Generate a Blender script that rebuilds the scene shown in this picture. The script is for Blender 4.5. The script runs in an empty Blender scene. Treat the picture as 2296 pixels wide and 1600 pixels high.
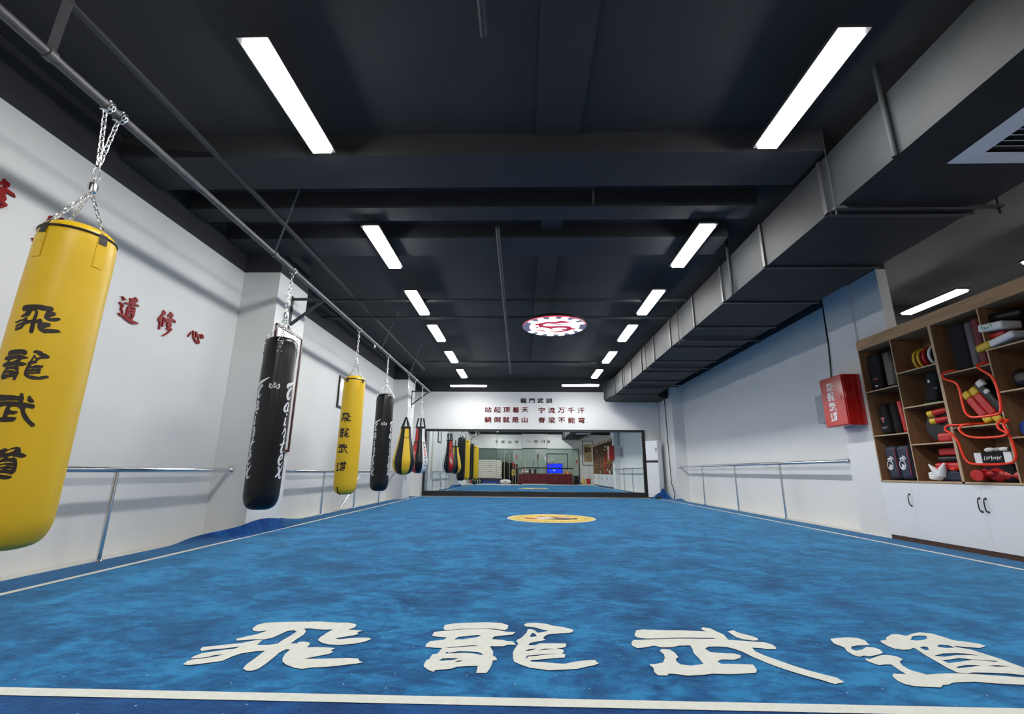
import bpy, bmesh, math, random
from mathutils import Vector, Matrix
from mathutils.geometry import tessellate_polygon

SC = bpy.context.scene
COL = SC.collection
PI = math.pi
rad = math.radians

# ------------------------------------------------------------------ camera
CAM_H = 0.83
F_PX, PITCH, YAW, ROLL = 1021.763, 0.247174, 0.026742, 0.0079228
cam_data = bpy.data.cameras.new('camera')
cam_data.sensor_fit = 'HORIZONTAL'
cam_data.sensor_width = 36.0
cam_data.lens = F_PX / 2296.0 * 36.0
cam_data.clip_start = 0.02
cam_data.clip_end = 200.0
cam = bpy.data.objects.new('camera', cam_data)
COL.objects.link(cam)
_f = Vector((-math.sin(YAW)*math.cos(PITCH), math.cos(YAW)*math.cos(PITCH), math.sin(PITCH)))
_r = Vector((math.cos(YAW), math.sin(YAW), 0))
_u = _r.cross(_f)
_r2 = _r*math.cos(ROLL) + _u*math.sin(ROLL)
_u2 = -_r*math.sin(ROLL) + _u*math.cos(ROLL)
cam.matrix_world = Matrix(((_r2.x, _u2.x, -_f.x, 0.0), (_r2.y, _u2.y, -_f.y, 0.0), (_r2.z, _u2.z, -_f.z, CAM_H), (0, 0, 0, 1)))
SC.camera = cam

# ------------------------------------------------------------------ world, exposure
world = bpy.data.worlds.new('world')
SC.world = world
world.use_nodes = True
world.node_tree.nodes['Background'].inputs[0].default_value = (0.75, 0.85, 1.0, 1)
world.node_tree.nodes['Background'].inputs[1].default_value = 0.02
SC.view_settings.view_transform = 'Standard'
SC.view_settings.look = 'None'
SC.view_settings.gamma = 1.0
SC.view_settings.use_curve_mapping = False
SC.view_settings.exposure = 2.05
LAMP_POWER = 15.0
try:
    SC.cycles.use_denoising = True
    SC.cycles.max_bounces = 14
    SC.cycles.diffuse_bounces = 6
    SC.cycles.glossy_bounces = 8
    SC.cycles.sample_clamp_indirect = 6.0
    SC.cycles.caustics_reflective = False
    SC.cycles.caustics_refractive = False
except Exception:
    pass

# ------------------------------------------------------------------ mesh helpers
class MB:
    def __init__(s):
        s.v = []
        s.f = []
    def add(s, vs, fs):
        b = len(s.v)
        s.v += [tuple(p) for p in vs]
        s.f += [tuple(i + b for i in f) for f in fs]
        return s
    def box(s, x0, y0, z0, x1, y1, z1):
        x0, x1 = min(x0, x1), max(x0, x1); y0, y1 = min(y0, y1), max(y0, y1); z0, z1 = min(z0, z1), max(z0, z1)
        return s.add([(x0,y0,z0),(x1,y0,z0),(x1,y1,z0),(x0,y1,z0),(x0,y0,z1),(x1,y0,z1),(x1,y1,z1),(x0,y1,z1)],
                     [(0,3,2,1),(4,5,6,7),(0,1,5,4),(1,2,6,5),(2,3,7,6),(3,0,4,7)])
    def obox(s, c, size, M=None):
        M = M or Matrix.Identity(3)
        h = [d/2 for d in size]
        vs = [Vector(c) + M @ Vector((sx*h[0], sy*h[1], sz*h[2])) for sx,sy,sz in
              ((-1,-1,-1),(1,-1,-1),(1,1,-1),(-1,1,-1),(-1,-1,1),(1,-1,1),(1,1,1),(-1,1,1))]
        return s.add(vs, [(0,3,2,1),(4,5,6,7),(0,1,5,4),(1,2,6,5),(2,3,7,6),(3,0,4,7)])
    def bar(s, p0, p1, w, h):
        p0, p1 = Vector(p0), Vector(p1)
        d = (p1-p0).normalized()
        up = Vector((0,0,1)) if abs(d.z) < 0.95 else Vector((0,1,0))
        a = d.cross(up).normalized(); b = a.cross(d)
        vs = []
        for p in (p0, p1):
            for i,j in ((-1,-1),(1,-1),(1,1),(-1,1)):
                vs.append(p + a*(i*w/2) + b*(j*h/2))
        return s.add(vs, [(0,1,2,3),(7,6,5,4),(0,4,5,1),(1,5,6,2),(2,6,7,3),(3,7,4,0)])
    def tube(s, pts, r, seg=10, closed=False, caps=True):
        pts = [Vector(p) for p in pts]
        n = len(pts)
        rs = r if isinstance(r, (list, tuple)) else [r]*n
        base = len(s.v)
        prev = None
        for i, p in enumerate(pts):
            if closed:
                d = (pts[(i+1) % n] - pts[i-1])
            else:
                d = pts[min(i+1, n-1)] - pts[max(i-1, 0)]
            d = d.normalized() if d.length > 1e-9 else Vector((0,0,1))
            if prev is None:
                up = Vector((0,0,1)) if abs(d.z) < 0.9 else Vector((1,0,0))
                a = d.cross(up).normalized()
            else:
                a = (prev - d*prev.dot(d))
                a = a.normalized() if a.length > 1e-6 else d.orthogonal().normalized()
            prev = a
            b = d.cross(a)
            for k in range(seg):
                t = 2*PI*k/seg
                s.v.append(tuple(p + (a*math.cos(t) + b*math.sin(t))*rs[i]))
        m = n if closed else n-1
        for i in range(m):
            for k in range(seg):
                k2 = (k+1) % seg
                i2 = (i+1) % n
                s.f.append((base+i*seg+k, base+i*seg+k2, base+i2*seg+k2, base+i2*seg+k))
        if caps and not closed:
            s.f.append(tuple(base+k for k in reversed(range(seg))))
            s.f.append(tuple(base+(n-1)*seg+k for k in range(seg)))
        return s
    def cyl(s, p0, p1, r, seg=16):
        return s.tube([p0, p1], r, seg)
    def lathe(s, prof, seg=32, c=(0,0,0), a0=0.0, a1=2*PI):
        full = abs(a1-a0-2*PI) < 1e-6
        n = len(prof); base = len(s.v)
        m = seg if full else seg+1
        for r, z in prof:
            for k in range(m):
                t = a0 + (a1-a0)*k/seg
                s.v.append((c[0]+r*math.cos(t), c[1]+r*math.sin(t), c[2]+z))
        for i in range(n-1):
            for k in range(seg):
                k2 = (k+1) % m
                s.f.append((base+i*m+k, base+i*m+k2, base+(i+1)*m+k2, base+(i+1)*m+k))
        return s
    def poly(s, loops, frame, depth=0.0):
        """flat polygon with holes; frame = (origin, u, v, n); depth extrudes along n"""
        o, u, w, n = [Vector(q) for q in frame]
        loops = [[Vector((p[0], p[1], 0)) for p in lp] for lp in loops]
        tris = tessellate_polygon(loops)
        flat = [p for lp in loops for p in lp]
        front = [o + u*p.x + w*p.y + n*depth for p in flat]
        b = len(s.v)
        s.v += [tuple(p) for p in front]
        for t in tris:
            q = [flat[i] for i in t]
            ar = (q[1]-q[0]).cross(q[2]-q[0]).z
            if abs(ar) < 1e-12: continue
            t = t if ar > 0 else (t[0], t[2], t[1])
            if u.cross(w).dot(n) < 0: t = (t[0], t[2], t[1])
            s.f.append(tuple(i+b for i in t))
        if depth:
            b2 = len(s.v)
            s.v += [tuple(o + u*p.x + w*p.y) for p in flat]
            for f in [f for f in s.f if f[0] >= b and max(f) < b2]:
                s.f.append(tuple(i-b+b2 for i in reversed(f)))
            k = 0
            for lp in loops:
                m = len(lp)
                for i in range(m):
                    j = (i+1) % m
                    s.f.append((b2+k+i, b2+k+j, b+k+j, b+k+i))
                k += m
        return s
    def prism(s, poly, z0, z1):
        return s.poly([poly], ((0,0,z0),(1,0,0),(0,1,0),(0,0,1)), z1-z0)
    def grid(s, fn, nu, nv):
        b = len(s.v)
        for j in range(nv+1):
            for i in range(nu+1):
                s.v.append(tuple(fn(i/nu, j/nv)))
        for j in range(nv):
            for i in range(nu):
                a = b + j*(nu+1) + i
                s.f.append((a, a+1, a+nu+2, a+nu+1))
        return s
    def ball(s, c, r, seg=16, rings=10, sc=(1,1,1), M=None):
        b = len(s.v)
        for j in range(rings+1):
            ph = PI*j/rings
            for k in range(seg):
                t = 2*PI*k/seg
                p = Vector((math.sin(ph)*math.cos(t)*r*sc[0], math.sin(ph)*math.sin(t)*r*sc[1], math.cos(ph)*r*sc[2]))
                if M: p = M @ p
                s.v.append(tuple(Vector(c)+p))
        for j in range(rings):
            for k in range(seg):
                k2 = (k+1) % seg
                s.f.append((b+j*seg+k, b+(j+1)*seg+k, b+(j+1)*seg+k2, b+j*seg+k2))
        return s
    def build(s, name, mat, parent=None, bevel=0.0, bseg=2, smooth=True, angle=35, loc=None, recalc=True, sub=0, rotz=0):
        me = bpy.data.meshes.new(name)
        me.from_pydata(s.v, [], s.f)
        me.update()
        bm = bmesh.new(); bm.from_mesh(me)
        bmesh.ops.remove_doubles(bm, verts=bm.verts, dist=1e-6)
        if recalc: bmesh.ops.recalc_face_normals(bm, faces=bm.faces)
        bm.to_mesh(me); bm.free()
        if smooth and len(me.polygons):
            me.polygons.foreach_set('use_smooth', [True]*len(me.polygons))
            me.set_sharp_from_angle(angle=rad(angle))
        o = bpy.data.objects.new(name, me)
        COL.objects.link(o)
        if mat: me.materials.append(mat)
        if parent: o.parent = parent
        if loc: o.location = loc
        o.rotation_euler.z = rotz
        if bevel:
            m = o.modifiers.new('bevel', 'BEVEL'); m.width = bevel; m.segments = bseg; m.limit_method = 'ANGLE'; m.angle_limit = rad(40)
        if sub:
            m = o.modifiers.new('sub', 'SUBSURF'); m.levels = sub; m.render_levels = sub
        return o

def tag(o, label=None, cat=None, group=None, kind=None):
    if label: o['label'] = label
    if cat: o['category'] = cat
    if group: o['group'] = group
    if kind: o['kind'] = kind
    return o
def thing(name, label, cat, loc=(0,0,0), rotz=0.0, group=None):
    o = bpy.data.objects.new(name, None)
    COL.objects.link(o)
    o.location = loc
    o.rotation_euler.z = rotz
    return tag(o, label, cat, group)
def struct(o):
    o['kind'] = 'structure'
    return o
def copy_tree(o, parent=None):
    c = o.copy(); COL.objects.link(c)
    if parent: c.parent = parent
    for ch in list(o.children):
        copy_tree(ch, c)
    return c

# ------------------------------------------------------------------ materials
def mat(name, col, rough=0.5, metal=0.0, spec=0.5, emit=0.0, ecol=None, noise=0.0, nscale=8.0, bump=0.0, bscale=60.0, sheen=0.0, coat=0.0, stretch=None):
    m = bpy.data.materials.new(name); m.use_nodes = True
    nt = m.node_tree; b = nt.nodes['Principled BSDF']
    b.inputs['Base Color'].default_value = (*col, 1)
    b.inputs['Roughness'].default_value = rough
    b.inputs['Metallic'].default_value = metal
    b.inputs['Specular IOR Level'].default_value = spec
    if sheen:
        b.inputs['Sheen Weight'].default_value = sheen
    if coat:
        b.inputs['Coat Weight'].default_value = coat; b.inputs['Coat Roughness'].default_value = 0.08
    if emit:
        b.inputs['Emission Color'].default_value = (*(ecol or col), 1)
        b.inputs['Emission Strength'].default_value = emit
    if noise or bump:
        tc = nt.nodes.new('ShaderNodeTexCoord')
        src = tc.outputs['Object']
        if stretch:
            mp = nt.nodes.new('ShaderNodeMapping'); mp.inputs['Scale'].default_value = stretch
            nt.links.new(src, mp.inputs['Vector']); src = mp.outputs['Vector']
    if noise:
        n = nt.nodes.new('ShaderNodeTexNoise'); n.inputs['Scale'].default_value = nscale; n.inputs['Detail'].default_value = 5
        nt.links.new(src, n.inputs['Vector'])
        mr = nt.nodes.new('ShaderNodeMapRange'); mr.inputs['From Min'].default_value = 0.3; mr.inputs['From Max'].default_value = 0.7
        mr.inputs['To Min'].default_value = 1-noise; mr.inputs['To Max'].default_value = 1+noise
        nt.links.new(n.outputs['Fac'], mr.inputs['Value'])
        mx = nt.nodes.new('ShaderNodeMix'); mx.data_type = 'RGBA'; mx.blend_type = 'MULTIPLY'; mx.inputs[0].default_value = 1.0
        mx.inputs[6].default_value = (*col, 1)
        nt.links.new(mr.outputs['Result'], mx.inputs[7])
        nt.links.new(mx.outputs[2], b.inputs['Base Color'])
    if bump:
        n2 = nt.nodes.new('ShaderNodeTexNoise'); n2.inputs['Scale'].default_value = bscale; n2.inputs['Detail'].default_value = 4
        nt.links.new(src, n2.inputs['Vector'])
        bp = nt.nodes.new('ShaderNodeBump'); bp.inputs['Strength'].default_value = bump; bp.inputs['Distance'].default_value = 0.01
        nt.links.new(n2.outputs['Fac'], bp.inputs['Height']); nt.links.new(bp.outputs['Normal'], b.inputs['Normal'])
    return m

M = {}
M['wall'] = mat('white wall paint', (0.74, 0.755, 0.75), 0.6, noise=0.02, nscale=1.2, bump=0.02, bscale=40)
M['ceiling'] = mat('black ceiling paint', (0.024, 0.026, 0.031), 0.8, noise=0.12, nscale=1.5)
M['floor'] = mat('pale floor tile', (0.62, 0.61, 0.57), 0.45, noise=0.04, nscale=4)
M['white'] = mat('white laminate', (0.78, 0.80, 0.82), 0.35)
M['black'] = mat('black paint', (0.012, 0.012, 0.014), 0.4)
M['dark_metal'] = mat('dark grey painted steel', (0.075, 0.075, 0.08), 0.45, noise=0.25, nscale=14)
M['duct'] = mat('grey painted duct sheet', (0.026, 0.029, 0.032), 0.6, metal=0.0, spec=0.2, noise=0.12, nscale=3, bump=0.05, bscale=6)
M['duct_dark'] = mat('dark duct flange', (0.03, 0.032, 0.036), 0.5)
M['chrome'] = mat('polished stainless steel', (0.72, 0.73, 0.74), 0.16, metal=1.0)
M['chain'] = mat('zinc plated chain steel', (0.8, 0.8, 0.8), 0.22, metal=1.0)
M['yellow'] = mat('yellow vinyl', (0.72, 0.46, 0.008), 0.42, bump=0.10, bscale=5, noise=0.03, nscale=3)
M['black_vinyl'] = mat('black vinyl', (0.005, 0.005, 0.006), 0.3, spec=0.4, bump=0.12, bscale=7)
M['red_vinyl'] = mat('red vinyl', (0.50, 0.02, 0.02), 0.35, bump=0.08, bscale=8)
M['white_vinyl'] = mat('white vinyl', (0.75, 0.75, 0.75), 0.35, bump=0.08, bscale=8)
M['ink'] = mat('dark brown ink', (0.016, 0.009, 0.006), 0.5)
M['print_white'] = mat('white print', (0.75, 0.75, 0.76), 0.5)
M['print_red'] = mat('red print', (0.5, 0.02, 0.03), 0.5)
M['print_black'] = mat('black print', (0.01, 0.01, 0.01), 0.5)
M['letter_red'] = mat('red acrylic letter', (0.25, 0.005, 0.007), 0.35, spec=0.2)
M['verse_red'] = mat('bright red acrylic letter', (0.55, 0.025, 0.035), 0.35)
M['sign_black'] = mat('matt black sign case', (0.004, 0.004, 0.004), 0.7, spec=0.2)
M['letter_dark'] = mat('dark acrylic letter', (0.02, 0.02, 0.026), 0.35)
M['cab_red'] = mat('glossy red enamel', (0.50, 0.012, 0.010), 0.16, coat=0.5)
M['wood'] = mat('brown wood veneer', (0.26, 0.132, 0.062), 0.5, noise=0.22, nscale=6, stretch=(3, 3, 0.5))
M['wood_edge'] = mat('pale wood edge band', (0.46, 0.33, 0.20), 0.5, noise=0.08, nscale=12)
M['wood_face'] = mat('tan wood fascia', (0.42, 0.25, 0.13), 0.5, noise=0.2, nscale=5, stretch=(4, 0.4, 5))
M['plinth'] = mat('dark brown plinth', (0.07, 0.035, 0.022), 0.5)
M['orange'] = mat('orange coated tube', (0.85, 0.035, 0.006), 0.3)
M['navy'] = mat('navy nylon', (0.016, 0.022, 0.05), 0.6, bump=0.3, bscale=9)
M['char'] = mat('charcoal fabric', (0.005, 0.005, 0.0065), 0.75, spec=0.3, bump=0.2, bscale=12)
M['maroon'] = mat('maroon fabric', (0.14, 0.012, 0.02), 0.6)
M['mustard'] = mat('yellow leather', (0.68, 0.46, 0.03), 0.45)
M['pink'] = mat('pink print', (0.72, 0.22, 0.22), 0.5)
M['green'] = mat('green print', (0.05, 0.35, 0.12), 0.5)
M['blue_vinyl'] = mat('blue vinyl', (0.01, 0.05, 0.28), 0.4)
M['grey'] = mat('grey enamel', (0.36, 0.38, 0.40), 0.4)
M['mid_grey'] = mat('grey vinyl', (0.06, 0.06, 0.07), 0.45)
M['off_white'] = mat('off white canvas', (0.66, 0.64, 0.58), 0.7, bump=0.25, bscale=5)
M['cloth_red'] = mat('dark red table cloth', (0.105, 0.004, 0.010), 0.7, noise=0.15, nscale=5)
M['cloth_mark'] = mat('faded cloth print', (0.22, 0.05, 0.07), 0.7)
M['parchment'] = mat('aged scroll paper', (0.50, 0.40, 0.20), 0.7, noise=0.12, nscale=6)
M['skin'] = mat('skin', (0.62, 0.38, 0.28), 0.5)
M['hair'] = mat('black hair', (0.012, 0.010, 0.010), 0.5)
M['tshirt'] = mat('white cotton', (0.80, 0.80, 0.80), 0.8, bump=0.1, bscale=20)
M['trouser'] = mat('dark trousers', (0.03, 0.03, 0.04), 0.8)
M['steel'] = mat('blade steel', (0.6, 0.62, 0.64), 0.3, metal=1.0)
M['rattan'] = mat('pale waxwood pole', (0.55, 0.46, 0.32), 0.5)
M['lamp'] = mat('lit lamp diffuser', (1, 1, 1), 0.5, emit=LAMP_POWER, ecol=(1.0, 0.985, 0.96))
M['lamp_body'] = mat('lamp housing', (0.05, 0.05, 0.055), 0.4)
M['led_white'] = mat('lit white sign face', (1, 1, 1), 0.5, emit=0.5, ecol=(1.0, 0.95, 0.95))
M['led_red'] = mat('lit red sign print', (0.5, 0.01, 0.04), 0.5, emit=0.10, ecol=(0.85, 0.03, 0.10))
M['led_rim'] = mat('mauve sign rim', (0.30, 0.27, 0.34), 0.4, emit=0.035, ecol=(0.6, 0.5, 0.75))
M['led_edge'] = mat('lit red sign edge', (0.7, 0.05, 0.08), 0.4, emit=0.25, ecol=(1.0, 0.08, 0.12))
M['screen'] = mat('lit blue screen', (0.0, 0.02, 0.5), 0.3, emit=0.25, ecol=(0.005, 0.03, 1.0))
M['screen_light'] = mat('lit pale blue screen text', (0.2, 0.4, 1.0), 0.3, emit=0.22, ecol=(0.15, 0.45, 1.0))
M['paper'] = mat('white print paper', (0.78, 0.78, 0.78), 0.15, coat=0.6)
M['frame_red'] = mat('dark red frame', (0.045, 0.006, 0.009), 0.3)
M['ceiling_pipe'] = mat('black painted pipe', (0.034, 0.035, 0.039), 0.6)
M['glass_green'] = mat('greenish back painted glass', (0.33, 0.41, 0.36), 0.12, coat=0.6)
M['glass_dark_reflection'] = mat('green glass with darker reflection in its colour', (0.12, 0.17, 0.155), 0.12, coat=0.6)  # darker reflection of the left rear panes, put into the base colour
M['cream'] = mat('cream carpet dye', (0.70, 0.72, 0.66), 0.9, noise=0.05, nscale=30, bump=0.4, bscale=120)
M['emb_yellow'] = mat('yellow carpet dye', (0.66, 0.50, 0.12), 0.9, noise=0.08, nscale=14)
M['emb_white'] = mat('white carpet dye', (0.62, 0.60, 0.62), 0.9)
M['emb_red'] = mat('red carpet dye', (0.42, 0.03, 0.04), 0.9)
M['emb_black'] = mat('black carpet dye', (0.02, 0.02, 0.03), 0.9)

def mirror_mat(name, col):
    m = bpy.data.materials.new(name); m.use_nodes = True
    b = m.node_tree.nodes['Principled BSDF']
    b.inputs['Base Color'].default_value = (*col, 1); b.inputs['Metallic'].default_value = 1.0; b.inputs['Roughness'].default_value = 0.0
    return m
M['mirror'] = mirror_mat('silvered mirror glass', (0.80, 0.86, 0.86))

def carpet_mat(name, c0, c1, c2):
    m = bpy.data.materials.new(name); m.use_nodes = True
    nt = m.node_tree; N = nt.nodes; L = nt.links
    b = N['Principled BSDF']
    b.inputs['Roughness'].default_value = 0.95
    b.inputs['Specular IOR Level'].default_value = 0.1
    b.inputs['Sheen Weight'].default_value = 0.9
    b.inputs['Sheen Roughness'].default_value = 0.28
    b.inputs['Sheen Tint'].default_value = (0.28, 0.68, 1.0, 1)
    tc = N.new('ShaderNodeTexCoord')
    def noise(sc, det, rough=0.6, stretch=(1,1,1), dist=0.0):
        mp = N.new('ShaderNodeMapping'); mp.inputs['Scale'].default_value = stretch
        L.new(tc.outputs['Object'], mp.inputs['Vector'])
        n = N.new('ShaderNodeTexNoise'); n.inputs['Scale'].default_value = sc; n.inputs['Detail'].default_value = det; n.inputs['Roughness'].default_value = rough
        n.inputs['Distortion'].default_value = dist
        L.new(mp.outputs['Vector'], n.inputs['Vector'])
        return n.outputs['Fac']
    big = noise(2.1, 4, 0.65, dist=0.7)
    mid = noise(9.0, 6, 0.72, (0.8, 1.5, 1), 0.8)
    fin = noise(90.0, 3, 0.8)
    def math_(op, a, bb):
        n = N.new('ShaderNodeMath'); n.operation = op
        for i, q in enumerate((a, bb)):
            if isinstance(q, (int, float)): n.inputs[i].default_value = q
            else: L.new(q, n.inputs[i])
        return n.outputs[0]
    f = math_('ADD', math_('MULTIPLY', big, 0.42), math_('ADD', math_('MULTIPLY', mid, 0.43), math_('MULTIPLY', fin, 0.15)))
    r = N.new('ShaderNodeValToRGB')
    r.color_ramp.elements[0].position = 0.42; r.color_ramp.elements[0].color = (*c0, 1)
    r.color_ramp.elements[1].position = 0.565; r.color_ramp.elements[1].color = (*c2, 1)
    e = r.color_ramp.elements.new(0.492); e.color = (*c1, 1)
    L.new(f, r.inputs[0])
    # scattered lint
    vo = N.new('ShaderNodeTexVoronoi'); vo.voronoi_dimensions = '2D'; vo.inputs['Scale'].default_value = 6.0
    L.new(tc.outputs['Object'], vo.inputs['Vector'])
    lt = math_('LESS_THAN', vo.outputs['Distance'], 0.022)
    wn = N.new('ShaderNodeSeparateColor'); L.new(vo.outputs['Color'], wn.inputs[0])
    lt = math_('MULTIPLY', lt, math_('GREATER_THAN', wn.outputs[0], 0.55))
    mx = N.new('ShaderNodeMix'); mx.data_type = 'RGBA'
    L.new(lt, mx.inputs[0]); L.new(r.outputs[0], mx.inputs[6]); mx.inputs[7].default_value = (0.6, 0.65, 0.7, 1)
    L.new(mx.outputs[2], b.inputs['Base Color'])
    bp = N.new('ShaderNodeBump'); bp.inputs['Strength'].default_value = 0.5; bp.inputs['Distance'].default_value = 0.02
    L.new(math_('ADD', math_('MULTIPLY', fin, 0.5), math_('MULTIPLY', mid, 0.9)), bp.inputs['Height'])
    L.new(bp.outputs['Normal'], b.inputs['Normal'])
    return m
M['carpet'] = carpet_mat('blue carpet pile', (0.009, 0.050, 0.175), (0.014, 0.118, 0.325), (0.030, 0.250, 0.545))
M['carpet_margin'] = carpet_mat('royal blue carpet margin', (0.008, 0.032, 0.150), (0.010, 0.055, 0.220), (0.013, 0.085, 0.300))

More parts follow.
